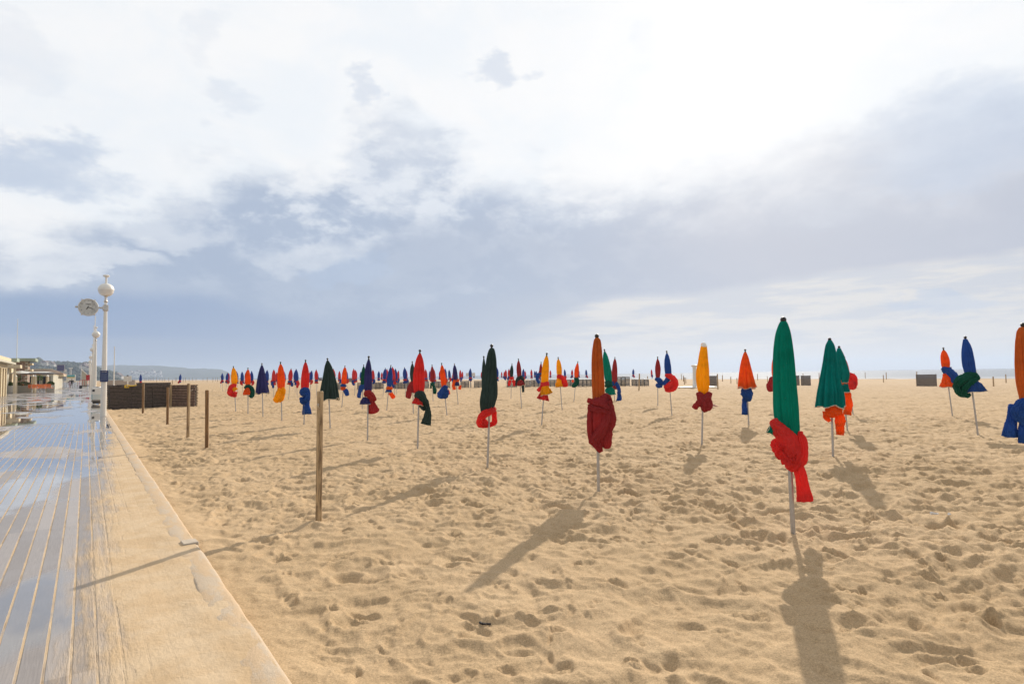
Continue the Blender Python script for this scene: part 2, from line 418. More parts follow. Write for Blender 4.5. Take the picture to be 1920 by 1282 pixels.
fb = n.n[-1]
vd = n.vmath('LENGTH', pos); 
for b_ in n.n:
    if b_.type == 'BUMP' and abs(b_.inputs['Distance'].default_value-.10) < 1e-6: n.put(b_.inputs['Strength'], n.smooth(vd, 25, 90, .05, .9))
n.l.new(p.outputs[0], out.inputs[0])

def polar_sheet():
    cx, cy = 0.0, -2.0
    ang = np.radians(np.linspace(-64, 58, 1420))
    r1 = 2.6*np.exp(np.arange(0, 960)*.0037); r2 = r1[-1]*np.exp(np.arange(1, 60)*.085)
    r2 = r2[r2 < 9200]; rr = np.concatenate([[.3, 1.2], r1, r2, [9300.]])
    A, Rr = np.meshgrid(ang, rr); X = cx+Rr*np.sin(A); Y = cy+Rr*np.cos(A)
    Z = sand_h(X.ravel(), Y.ravel()).reshape(X.shape)
    d = X*N2.x+Y*N2.y
    Z = np.where(d < KERB-.04, np.minimum(Z, -.16), Z); Z = np.maximum(Z, -4.0)
    nr, na = X.shape; V = np.stack([X, Y, Z], -1).reshape(-1, 3)
    i = (np.arange(nr-1)[:, None]*na+np.arange(na-1)[None, :]).ravel()
    Q = np.stack([i, i+na, i+na+1, i+1], -1)
    return quads_mesh('sand', V, Q[:, ::-1], M_sand)
sand = link('sand', polar_sheet()); tag(sand, kind='structure')

# sea
M_sea, n, out = mat('sea')
g = n.new('ShaderNodeNewGeometry'); pos = g.outputs['Position']; x_, y_, z_ = n.sep(pos)
dd = n.math('ADD', n.math('MULTIPLY', x_, N2.x), n.math('MULTIPLY', y_, N2.y)); ss = n.math('ADD', n.math('MULTIPLY', x_, U2.x), n.math('MULTIPLY', y_, U2.y))
p = n.new('ShaderNodeBsdfPrincipled'); p.inputs['Roughness'].default_value = .30
loc = n.comb(n.math('MULTIPLY', ss, .12), dd, 0)
foam = n.noise(loc, .11, 5, .65)
fm = n.math('MULTIPLY', n.smooth(foam, .50, .60), n.smooth(dd, SHORE+75, SHORE+2))
n.put(p.inputs['Base Color'], n.mix(fm, (.24, .29, .37), (.80, .80, .80)))
n.put(p.inputs['Roughness'], n.lmap(fm, 0, 1, .75, .95))
wv_ = n.noise(loc, .5, 5, .6); p.inputs['Specular IOR Level'].default_value = .08
n.l.new(n.bump(wv_, .6, .5), p.inputs['Normal']); n.l.new(p.outputs[0], out.inputs[0])
V = []; Q = []; ssx = [-9000, -2000, -400, -60, 100, 400, 1500, 9000]; dsx = [SHORE-14, SHORE+10, SHORE+60, 500, 2000, 9200]
for a in ssx:
    for b in dsx: V.append(P(a, b, -1.12+.0))
for a in range(len(ssx)-1):
    for b in range(len(dsx)-1):
        k = a*len(dsx)+b; Q.append((k, k+len(dsx), k+len(dsx)+1, k+1)[::-1])
sea = link('sea', quads_mesh('sea', V, Q, M_sea, False)); tag(sea, kind='structure')

# ---------------- promenade of planks, half buried in blown sand, wet
M_walk, n, out = mat('wet_planks')
t = n.new('ShaderNodeTexCoord'); uv = t.outputs['Object']      # object axes: x along, y towards the sea
x_, y_, z_ = n.sep(uv)
PW = .122
fr = n.math('FRACT', n.math('DIVIDE', n.math('ADD', y_, 50*PW-.088+.004), PW))
jn = n.math('ABSOLUTE', n.math('SUBTRACT', fr, .5))                    # .5 in the middle of a joint
wob = n.math('MULTIPLY', n.math('SUBTRACT', n.noise(uv, 9, 3, .6), .5), .06)
joint = n.smooth(n.math('ADD', jn, wob), .418, .452)
near = n.smooth(x_, 27.5, 28.0, 1, 0)                                # planks end, cross tiles begin
pid = n.math('FLOOR', n.math('DIVIDE', n.math('ADD', y_, 50*PW-.088+.004), PW))
wn = n.new('ShaderNodeTexWhiteNoise', noise_dimensions='2D'); n.l.new(n.comb(pid, n.math('FLOOR', n.math('DIVIDE', x_, 4.2)), 0), wn.inputs[0])
grain = n.noise(n.vmath('MULTIPLY', uv, (.9, 22, 1)), 5, 5, .65)
br = n.new('ShaderNodeTexBrick'); n.l.new(n.comb(n.math('ADD', y_, 0), x_, 0), br.inputs['Vector'])
br.inputs['Scale'].default_value = 1; br.inputs['Brick Width'].default_value = .62; br.inputs['Row Height'].default_value = .24; br.inputs['Mortar Size'].default_value = .018
br.inputs['Color1'].default_value = (.2, .2, .2, 1); br.inputs['Color2'].default_value = (.8, .8, .8, 1); br.inputs['Mortar'].default_value = (0, 0, 0, 1)
tile = br.outputs['Color']; tmort = br.outputs['Fac']
shade = n.math('ADD', n.math('MULTIPLY', wn.outputs[0], .35), n.math('MULTIPLY', grain, .65))
plank = n.mix(n.smooth(shade, .25, .75), (.21, .18, .165), (.38, .335, .305))
plank = n.mix(n.smooth(n.noise(uv, 1.6, 5, .6), .45, .65, 0, .35), plank, (.30, .28, .28))
tilec = n.mix(n.sep(tile)[0], (.21, .19, .18), (.33, .30, .29))
basec = n.mix(near, tilec, plank)
# blown sand: thick near the kerb, thinning towards the middle, streaked along the planks
sn = n.noise(n.vmath('MULTIPLY', uv, (.55, 1.6, 1)), 1.5, 6, .62)
sn2 = n.noise(n.vmath('MULTIPLY', uv, (.5, 5, 1)), 3, 5, .65)
edge = n.math('ADD', n.math('SUBTRACT', y_, n.ramp(n.lmap(x_, 0, 40), [(0, .52), (.10, .60), (.17, .72), (.25, .68), (.35, .70), (.5, .76), (.62, .86), (1, .9)])), 0)
edge = n.math('ADD', n.math('SUBTRACT', y_, n.math('SUBTRACT', n.math('MULTIPLY', n.ramp(n.lmap(x_, 0, 40), [(0, .50), (.07, .52), (.14, .47), (.2, .52), (.3, .60), (.5, .72), (.62, .83), (1, .9)]), 2.0), 1.0)), 0)
cov = n.math('ADD', n.math('MULTIPLY', edge, 2.3), n.math('ADD', n.math('MULTIPLY', n.math('SUBTRACT', sn, .5), 1.7), n.math('MULTIPLY', n.math('SUBTRACT', sn2, .5), 1.3)))
sandm = n.smooth(cov, -.35, .75)
patch = n.math('MULTIPLY', n.smooth(n.noise(uv, .45, 5, .6), .60, .68), n.smooth(x_, 14, 60, 0, .8))
sandm = n.math('MAXIMUM', sandm, patch)
jf = n.math('MULTIPLY', joint, near)
jf = n.math('MULTIPLY', jf, n.math('SUBTRACT', 1, n.math('MULTIPLY', n.smooth(cov, .0, .9), .93)))
jsand = n.math('MULTIPLY', jf, n.smooth(n.noise(uv, 2.2, 4, .6), .30, .60, .40, .92))
sall = n.math('MAXIMUM', n.math('MULTIPLY', sandm, .93), jsand)
grn = n.lmap(n.noise(uv, 240, 2, .7), .25, .75, .8, 1.2)
scol = n.mix(n.smooth(n.noise(uv, 3, 4, .6), .35, .65), (.56, .41, .25), (.62, .48, .32)); scol = n.mix(1.0, scol, n.comb(grn, grn, grn), 'MULTIPLY')
cc = n.mix(sall, basec, scol)
dj = n.math('MULTIPLY', n.math('MULTIPLY', n.smooth(jn, .455, .49), jf), n.smooth(n.noise(uv, 1.3, 4, .6), .52, .62))
cc = n.mix(n.math('MULTIPLY', dj, .6), cc, (.12, .09, .07))
tm = n.math('MULTIPLY', n.math('MULTIPLY', tmort, n.math('SUBTRACT', 1, near)), n.math('SUBTRACT', 1, sandm))
cc = n.mix(n.math('MULTIPLY', tm, .7), cc, (.42, .34, .25))
# standing water
wet = n.math('ADD', n.noise(n.vmath('MULTIPLY', uv, (.5, 1.0, 1)), .55, 4, .55), n.smooth(x_, 8, 26, 0, .12))
wet = n.math('ADD', wet, n.smooth(x_, 70, 34, -.07, .04))
wet = n.math('SUBTRACT', wet, n.smooth(x_, 15, 7, 0, .09))
pud = n.math('MULTIPLY', n.smooth(wet, .53, .62), n.smooth(n.math('MAXIMUM', sandm, n.math('MULTIPLY', jsand, .8)), .5, .15))
damp_ = n.math('SUBTRACT', 1, sall)
rg = n.math('SUBTRACT', .92, n.math('ADD', n.math('MULTIPLY', damp_, .62), n.math('MULTIPLY', pud, .27)))
p = n.new('ShaderNodeBsdfPrincipled'); n.put(p.inputs['Base Color'], n.mix(n.math('MULTIPLY', pud, .55), cc, (.06, .055, .055)))
n.put(p.inputs['Roughness'], n.math('MAXIMUM', rg, .025)); n.put(p.inputs['Specular IOR Level'], n.lmap(damp_, 0, 1, .1, .55))
n.put(p.inputs['Coat Weight'], n.math('MULTIPLY', pud, .8)); p.inputs['Coat Roughness'].default_value = .02
hh = n.math('ADD', n.math('MULTIPLY', n.math('SUBTRACT', 1, jf), .9), n.math('MULTIPLY', grain, .18))
hh = n.math('ADD', hh, n.math('MULTIPLY', sandm, n.math('ADD', n.math('MULTIPLY', sn, 2.2), n.math('MULTIPLY', n.noise(uv, 26, 5, .65), 1.3))))
hh = n.math('SUBTRACT', hh, n.math('MULTIPLY', tm, .8))
bp = n.new('ShaderNodeBump'); bp.inputs['Distance'].default_value = .010; n.l.new(hh, bp.inputs['Height']); n.put(bp.inputs['Strength'], n.math('MULTIPLY', n.math('SUBTRACT', 1, n.math('MULTIPLY', pud, .96)), .6))
n.l.new(bp.outputs[0], p.inputs['Normal']); n.l.new(p.outputs[0], out.inputs[0])
def strip_mesh(name, ss_, ds_, zf, mat_):
    S_, D_ = np.meshgrid(ss_, ds_, indexing='ij'); V = np.stack([S_, -D_*0+D_, zf(S_, D_)], -1).reshape(-1, 3)
    a, b = S_.shape; i = (np.arange(a-1)[:, None]*b+np.arange(b-1)[None, :]).ravel()
    Q = np.stack([i, i+b, i+b+1, i+1], -1); return quads_mesh(name, V, Q, mat_)
# local frame: x = along, y = towards the sea (left-handed unless flipped) -> use a rotated frame with y negated
def frame_obj(name, me): 
    o = link(name, me)
    o.matrix_world = Matrix(((U2.x, N2.x, 0, 0), (U2.y, N2.y, 0, 0), (0, 0, 1, 0), (0, 0, 0, 1)))
    return o
def zwalk(S_, D_):
    lump = np.clip((D_-.05)/.5, 0, 1)*np.clip((14-S_)/8, 0, 1)
    return .006*vn(S_*1.3, D_*4, None, 71)*lump + .006*lump*(1-np.abs(vn(S_*2.6, D_*5, None, 72))) + .003*lump*vn(S_*9, D_*12, None, 73)
ss_ = np.concatenate([np.arange(-8, 16, .035), np.arange(16, 60, .5), np.geomspace(60, 700, 40)])
ds_ = np.concatenate([[-60, -30, -14, -8, -4, -2], np.arange(-1, KERB-.02, .03), [KERB-.02]])
walk = frame_obj('boardwalk', strip_mesh('boardwalk', ss_, ds_, zwalk, M_walk)); tag(walk, kind='structure')
# concrete kerb: real step, worn edge
M_kerb, n, out = mat('kerb_concrete')
t = n.new('ShaderNodeTexCoord'); o_ = t.outputs['Object']
p = n.new('ShaderNodeBsdfPrincipled'); p.inputs['Roughness'].default_value = .9
nn = n.noise(o_, 5, 6, .65); sm_ = n.smooth(n.noise(n.vmath('MULTIPLY', o_, (1, 3, 1)), 2.3, 6, .65), .40, .56)
kc = n.mix(nn, (.46, .37, .27), (.58, .48, .37)); kc = n.mix(n.math('MULTIPLY', sm_, .9), kc, (.55, .40, .25))
gg = n.lmap(n.noise(o_, 150, 3, .7), .25, .75, .75, 1.25); kc = n.mix(1.0, kc, n.comb(gg, gg, gg), 'MULTIPLY')
n.put(p.inputs['Base Color'], kc); n.l.new(n.bump(n.math('ADD', nn, n.noise(o_, 60, 4, .6)), .6, .008), p.inputs['Normal']); n.l.new(p.outputs[0], out.inputs[0])
ss_ = np.concatenate([np.arange(-8, 16, .04), np.arange(16, 60, .5), np.geomspace(60, 700, 40)])
kp = [(KERB-.19, -.02), (KERB-.185, .000), (KERB-.17, .005), (KERB-.09, .008), (KERB-.03, .008), (KERB-.012, .005), (KERB, -.003), (KERB+.002, -.03), (KERB+.004, -.20)]
S_ = np.repeat(ss_[:, None], len(kp), 1); K = np.array(kp)
D_ = K[None, :, 0]+.005*vn(S_*1.7, S_*0+K[None, :, 0]*8, None, 81)+.003*vn(S_*6.5, S_*0+K[None, :, 0]*20, None, 82)+.008*np.minimum(0, vn(S_*3.1, S_*0, None, 86)+.55)*(K[None, :, 0] > KERB-.02)
D_[:, 0:3] += .02*np.minimum(0, vn(S_[:, 0:3]*2.3, S_[:, 0:3]*0, None, 83))
Z_ = K[None, :, 1]+.003*vn(S_*4, D_*20, None, 84)+.0015*vn(S_*13, D_*60, None, 85)
V = np.stack([S_, D_, Z_], -1).reshape(-1, 3); a, b = S_.shape; i = (np.arange(a-1)[:, None]*b+np.arange(b-1)[None, :]).ravel()
kerb = frame_obj('kerb', quads_mesh('kerb', V, np.stack([i, i+b, i+b+1, i+1], -1), M_kerb)); tag(kerb, kind='structure')
# raised clean kerb stone where the edging is broken
q = gp(346, 1020, .0); s_, d_ = SD(q)
b = MB().box((0, 0, 0), (.17, .135, .036), 0, .006)
ks = b.build('kerb_stone', pbr('stone_clean', (.50, .43, .35), .9, 0, .12, 14, .4, 60), None)
ks.location = P(s_+.0, KERB-.06, .006); ks.rotation_euler = (0, 0, BRZ+R(3))
tag(ks, 'short pale concrete kerb stone standing proud where the sandy edging is broken', 'kerb stone')
# ------------------------------------------------------------------ cloth
def resamp(pts, m_):
    pts = np.asarray(pts, float); k = len(pts)
    if k == 2: pts = np.array([pts[0], (pts[0]+pts[1])/2, pts[1]]); k = 3
    ext = np.vstack([2*pts[0]-pts[1], pts, 2*pts[-1]-pts[-2]])
    u = np.linspace(0, k-1-1e-6, m_); i = u.astype(int); f = (u-i)[:, None]
    p0, p1, p2, p3 = ext[i], ext[i+1], ext[i+2], ext[i+3]
    return .5*((2*p1)+(-p0+p2)*f+(2*p0-5*p1+4*p2-p3)*f*f+(-p0+3*p1-3*p2+p3)*f**3)
class Cloth:
    def __init__(s): s.v = []; s.q = []; s.n = 0; s.trim = []
    def addgrid(s, G, closed_v=False):
        a, b, _ = G.shape; o = s.n
        s.v.append(G.reshape(-1, 3)); s.n += a*b
        for i in range(a-1 if not closed_v else a):
            i2 = (i+1) % a
            for j in range(b):
                j2 = (j+1) % b; s.q.append((o+i*b+j, o+i*b+j2, o+i2*b+j2, o+i2*b+j))
    def tube(s, pts, lod=1.0, pl=(7, .16), seed=0, flat=.75, open_end=False, crumple=.12, cap0=True):
        """pts rows: x, z, half width in the picture plane, [depth], [depth radius]"""
        rows = []
        for p_ in pts:
            x, z, r = p_[:3]; y = p_[3] if len(p_) > 3 else 0.0; rb = p_[4] if len(p_) > 4 else r*flat
            rows.append((x, y, z, r, rb))
        L = len(rows); m_ = max(10, int(15*lod*L)); nph = max(14, int(60*lod))
        A = resamp(rows, m_); C = A[:, :3]; ra = np.maximum(A[:, 3], .002); rb = np.maximum(A[:, 4], .002)
        T = np.gradient(C, axis=0); T /= np.linalg.norm(T, axis=1)[:, None]+1e-9
        Y = np.array([0, 1.0, 0]); Nn = np.cross(Y, T); Nn /= np.linalg.norm(Nn, axis=1)[:, None]+1e-9; B = np.cross(T, Nn)
        ph = np.linspace(0, 2*np.pi, nph, endpoint=False); rg = np.random.RandomState(seed+11)
        t = np.linspace(0, 1, m_)[:, None]; a0 = rg.rand(4)*6.28
        n_, amp = pl
        fold = -np.abs(np.sin(ph[None, :]*n_/2+a0[0]+t*2.2*(rg.rand()-.5)+.5*np.sin(ph*2+a0[1])))**.6*.9+.45
        fold = fold + .5*np.sin(ph[None, :]*3+a0[2]+t*3*(rg.rand()-.5))*.6+.25*np.sin(ph[None, :]*(n_*2+1)+a0[3]+t*4)
        K = 1+amp*1.45*fold-amp*.8*np.maximum(0, np.sin(ph[None, :]*(n_*2+3)+a0[1]+t*3))**3
        G = C[:, None, :]+Nn[:, None, :]*(np.cos(ph)[None, :]*ra[:, None]*K)[:, :, None]+B[:, None, :]*(np.sin(ph)[None, :]*rb[:, None]*K)[:, :, None]
        if crumple:
            rr = float(np.mean(ra)); f = 1.1/rr
            for ax in range(3): G[:, :, ax] += crumple*rr*vn(G[:, :, 0]*f+ax*7+seed, G[:, :, 1]*f, G[:, :, 2]*f*.7, 5+ax)
            rad = G-C[:, None, :]; rad /= np.linalg.norm(rad, axis=2)[:, :, None]+1e-9
            u_ = ph[None, :]*1.0; v_ = t*L*1.1          # creases: sharp valleys that run slantwise over the bundle
            w1_ = .7*vn(G[:, :, 0]*f*.8, G[:, :, 1]*f*.8, G[:, :, 2]*f*.8+seed, 41)
            cr1 = np.abs(np.sin(u_*2+v_*1.4+w1_*3+a0[0]))**.5; cr2 = np.abs(np.sin(u_*3-v_*2.3+w1_*4+a0[1]))**.5
            cr3 = np.abs(vn(G[:, :, 0]*f*2.2+seed, G[:, :, 1]*f*2.2, G[:, :, 2]*f*2.8, 43))**.7
            dsp = crumple*rr*(1.0*(cr1-.7)+.75*(cr2-.7)+.8*(cr3-.3))
            G = G+rad*dsp[:, :, None]
        caps = []
        def capring(ring, cen, k): return cen+(ring-cen)*k
        c0 = G[0].mean(0); c1 = G[-1].mean(0)
        pre = [capring(G[0], c0, .02), capring(G[0], c0+0*T[0], .6)-T[0]*ra[0]*.25] if cap0 else []
        if cap0: pre[0] = pre[0]-T[0]*ra[0]*.32
        if open_end:
            post = [capring(G[-1], c1, .93)-T[-1]*ra[-1]*.12, capring(G[-1], c1, .6)-T[-1]*ra[-1]*1.0, capring(G[-1], c1, .03)-T[-1]*ra[-1]*1.3]
            s.trim.append((G[-1].copy(), T[-1].copy(), float(ra[-1])))
        else:
            post = [capring(G[-1], c1, .6)+T[-1]*ra[-1]*.22, capring(G[-1], c1, .02)+T[-1]*ra[-1]*.3]
        s.addgrid(np.concatenate([np.array(pre).reshape(-1, nph, 3), G, np.array(post)], 0)); return s
    def ring(s, cx, cz, a, h, tilt=0.0, th=None, seed=0, lod=1.0, dep=.85, pleats=5):
        """a band of bunched cloth wrapped all the way round: half width a, height h"""
        th = h*.32 if th is None else th; m_ = max(18, int(46*lod)); nph = max(10, int(22*lod))
        u = np.linspace(0, 2*np.pi, m_, endpoint=False)[:, None]; v = np.linspace(0, 2*np.pi, nph, endpoint=False)[None, :]
        rg = np.random.RandomState(seed+3); q = rg.rand(4)*6.28
        K = 1+.16*np.sin(v*pleats+q[0]+1.6*np.sin(u+q[1]))+.10*np.sin(v*3+u*2+q[2])+.10*vn(u*2+v*0, v*1.5+u*0, None, seed)
        hh = h/2*(1+.15*np.sin(u*2+q[3])); R_ = (a-th)+th*np.cos(v)*K
        x = cx+R_*np.cos(u); y = R_*np.sin(u)*dep; z = cz+tilt*(a-th)*np.cos(u)+hh*np.sin(v)*K
        s.addgrid(np.stack([x, y, z], -1), True); return s
    def canopy(s, prof, lod=1.0, n=9, amp=.10, seed=0, flare=0.0, dep=.85):
        """prof rows: z, left x, right x  (top to bottom)"""
        pr = np.array(prof, float); m_ = max(14, int(54*lod)); nph = max(18, int(110*lod))
        A = resamp(pr, m_); zz = A[:, 0]; c_ = (A[:, 1]+A[:, 2])/2; w = np.maximum((A[:, 2]-A[:, 1])/2, .003)
        t = np.linspace(0, 1, m_)[:, None]; ph = np.linspace(0, 2*np.pi, nph, endpoint=False)[None, :]
        rg = np.random.RandomState(seed+5); q = rg.rand(8)*6.28
        tw = (rg.rand()-.5)*.8
        base = ph*n/2+q[0]+tw*t+.45*np.sin(ph*2+q[1])+.25*np.sin(ph*3+q[2]+t*1.5)
        fold = .42-np.abs(np.sin(base))**.45*-.0-(1-np.abs(np.sin(base))**.5)*1.0
        sub = -(1-np.abs(np.sin(ph*(n+4)/2+q[3]-tw*1.6*t+.6*np.sin(ph+q[4])))**.5)*.55+.2-.30*np.maximum(0, np.sin(ph*(n*2+5)+q[6]+t*1.2))**4
        A_ = 2.1*amp*(0.3+.7*np.clip(t*3, 0, 1))*(1+flare*t)
        K = 1+A_*(fold+sub+.1)+.04*vn(ph*2+0*t, t*6+0*ph, None, seed)
        x = c_[:, None]+w[:, None]*K*np.cos(ph); y = w[:, None]*K*np.sin(ph)*dep
        z = zz[:, None]+0*ph
        z = z+(t**8)*w[:, None]*(.10*np.sin(ph*n/2+q[0])+.08*np.sin(ph*3+q[5]))
        G = np.stack([x, y, z], -1); cc = G[-1].mean(0)
        s.trim.append((G[-1].copy(), np.array([0, 0, -1.0]), float(w[-1])))
        post = np.array([cc+(G[-1]-cc)*.94+[0, 0, w[-1]*.1], cc+(G[-1]-cc)*.7+[0, 0, w[-1]*.9], cc+(G[-1]-cc)*.05+[0, 0, w[-1]*1.4]])
        top = G[0].mean(0); pre = np.array([top+(G[0]-top)*.05+[0, 0, w[0]*.5]])
        s.addgrid(np.concatenate([pre, G, post], 0)); return s
    def mesh(s, name, mat_):
        return quads_mesh(name, np.concatenate(s.v), s.q, mat_)
    def trim_mesh(s, which=None, k=.05, sc_=1.0):
        c_ = Cloth()
        for i, (ring, T, r) in enumerate(s.trim):
            if which is not None and i not in which: continue
            cen = ring.mean(0); o1 = cen+(ring-cen)*1.025-T*r*k; o2 = cen+(ring-cen)*1.03+T*r*k*.6; i2 = cen+(ring-cen)*.95+T*r*k*.6
            c_.addgrid(np.array([o1, o2, i2]))
        return c_.mesh('trim', M_trim) if c_.v else None

# standard silhouettes: fraction along, relative half width
SIL = {'slim': [(0, .16), (.06, .38), (.16, .62), (.34, .86), (.58, 1.0), (.82, .98), (1, .80)],
       'leaf': [(0, .12), (.08, .38), (.2, .66), (.42, .96), (.6, 1.0), (.82, .84), (1, .56)],
       'cone': [(0, .10), (.05, .20), (.15, .34), (.35, .54), (.6, .74), (.85, .92), (1, 1.0)],
       'bell': [(0, .10), (.08, .30), (.2, .46), (.4, .64), (.65, .76), (.85, .86), (1, 1.0)]}
def parasol(tx, ty, bx, by, canopy_c, cy, w, shape, prims, label, lod=1.0, white=False, prof=None, seed=0, group=None, trim_can=False, n=9, amp=.11, polew=.021, name='beach_parasol'):
    """(tx,ty)/(bx,by): top and foot in the reference view; everything is then built in metres on that pole"""
    g0 = gp(bx, by, -.09); g0 = gp(bx, by, szm(g0))
    foot = Vector((g0.x, g0.y, sz(g0)-.0))
    top = at_depth(tx, ty, foot.y)
    zax = (top-foot); Hh = zax.length; zax.normalize()
    view = Vector((foot.x, foot.y, 0)).normalized(); xax = view.cross(Vector((0, 0, 1))).normalized()
    yax = zax.cross(xax).normalized(); xax = yax.cross(zax).normalized()
    Mx = Matrix.Identity(4)
    for i in range(3): Mx[i][0] = xax[i]; Mx[i][1] = yax[i]; Mx[i][2] = zax[i]; Mx[i][3] = foot[i]
    o = bpy.data.objects.new(name, None); COL.objects.link(o); o.matrix_world = Mx
    tag(o, label, 'parasol', group)
    Lp = math.hypot(tx-bx, ty-by); k = Hh/Lp; ax, ay = (tx-bx)/Lp, (ty-by)/Lp       # pole direction in the reference
    def loc(x, y):      # reference position -> (sideways, up) in metres on the pole's plane
        dx_, dy_ = x-bx, y-by; return (dx_*(-ay)+dy_*ax)*k, (dx_*ax+dy_*ay)*k
    fr = (Hh*.016)
    # pole
    pl = MB().rod((0, 0, -.12), (0, 0, Hh-fr*2.2), polew, polew*.95, 16)
    pl.build('pole', M_alu, o, True)
    if white:
        fb_ = MB().lathe([(fr*1.5, -fr*3.2), (fr*1.9, -fr*2.4), (fr*1.2, -fr*.8), (.001, 0)], 16, (0, 0, Hh)); fb_.build('finial', M_finw, o, True)
    else:
        fb_ = MB().lathe([(fr*.62, -fr*3.4), (fr*.7, -fr*2.3), (fr*.42, -fr*1.9), (fr*.5, -fr*1.6)]+[(fr*.85*math.sin(a_), -fr*.85-fr*.85*math.cos(a_)) for a_ in np.linspace(.55, 3.14, 10)], 18, (0, 0, Hh)); fb_.build('finial', M_fin, o, True)
    c1 = Cloth(); c2 = Cloth()
    zt = Hh-fr*2.3; zb = loc(bx+(tx-bx)*(by-cy)/(by-ty), cy)[1]
    if prof is not None:
        pr = []
        for (y_, xl, xr) in prof:
            a = loc(xl, y_); b = loc(xr, y_); pr.append(((a[1]+b[1])/2, a[0], b[0]))
    else:
        hw = w/2*k; rs = np.random.RandomState(seed+77); ben = (rs.rand()-.5)*.25
        pr = [(zt+(zb-zt)*f, -hw*r_+ben*hw*math.sin(f*3.1), hw*r_+ben*hw*math.sin(f*3.1)) for f, r_ in SIL[shape]]
    c1.canopy(pr, lod, n, amp, seed, flare=.6 if shape in ('cone', 'bell') else 0)
    seeds = seed*7
    used2 = None; trims = []
    for q in prims:
        cc_ = c1 if q[0] == canopy_c and q[1] != '!' else c2
        if q[0] != canopy_c: used2 = q[0]
        seeds += 1
        kind = q[1]
        if kind == 'r':         # cx, cy, half width, height, tilt
            X, Z = loc(q[2], q[3]); cc_.ring(X, Z, q[4]*k, q[5]*k, q[6] if len(q) > 6 else 0, seed=seeds, lod=lod)
        elif kind in ('t', 'f'):       # tube / flared open fall of cloth
            pts = []
            for p_ in q[2]:
                X, Z = loc(p_[0], p_[1]); row = [X, Z, p_[2]*k]
                if len(p_) > 3: row.append(p_[3]*k)
                if len(p_) > 4: row.append(p_[4]*k)
                pts.append(row)
            op = q[3] if len(q) > 3 else {}
            if cc_ is c1 and kind == 'f': trims.append(len(c1.trim))
            cc_.tube(pts, lod, op.get('pl', (8 if kind == 'f' else 7, .20 if kind == 'f' else .17)), seeds, op.get('flat', .75), kind == 'f', op.get('cr', .13))
    can = link('canopy', c1.mesh('canopy', FM[canopy_c]), o)
    if trim_can or shape in ('cone', 'bell'): trims.append(0)
    if trims and lod > .3:
        for tr_ in sorted(set(trims)):
            tm_ = c1.trim_mesh([tr_], .045 if lod >= 1 else .06)
            if tm_: link('trim', tm_, can)
    if used2:
        link('tied_cloth', c2.mesh('tied_cloth', FM[used2]), o)
    return o

G1 = 'folded beach parasols with tied side cloths'
parasol(1468.5, 594, 1487, 996, 'G', 812, 41, 'slim', [
    ('C', 't', [(1452, 789, 8, -9, 5), (1466, 806, 14, -15, 8), (1478, 826, 17, -17, 9), (1487, 848, 14, -17, 9)], {'pl': (5, .14)}),
    ('C', 't', [(1497, 808, 5, 0, 9), (1500, 826, 10, -2, 14), (1498, 846, 14, -4, 17), (1488, 866, 15, -6, 15), (1480, 878, 7, -5, 8)], {'pl': (6, .13)}),
    ('C', 't', [(1452, 828, 6, -10, 7), (1460, 836, 13, -13, 11), (1472, 846, 17, -12, 12), (1485, 862, 15, -12, 12), (1486, 876, 6, -6, 7)], {'pl': (9, .20), 'cr': .2}),
    ('C', 'f', [(1493, 862, 9, -4, 9), (1499, 882, 10, -7, 8), (1504, 908, 11.5, -6, 7), (1507, 933, 13.5, -5, 8)], {'pl': (6, .16), 'cr': .06}),
    ('C', 'r', 1484, 848, 15, 30, .35),
    ('G', 'f', [(1466, 812, 7, -6, 5), (1455, 806, 8, -9, 5), (1445, 801, 10, -10, 6)], {'pl': (7, .2)}),
], 'nearest parasol, slim green canopy, bright red cloth knotted low and hanging right', 1.6, n=11, amp=.10, polew=.024, seed=1,
    prof=[(602, 1464, 1473.5), (610, 1460.5, 1477), (630, 1456, 1481.5), (670, 1453.5, 1486), (720, 1453.5, 1490), (765, 1455, 1494), (790, 1459, 1495), (815, 1474, 1495.5), (832, 1484, 1492)])
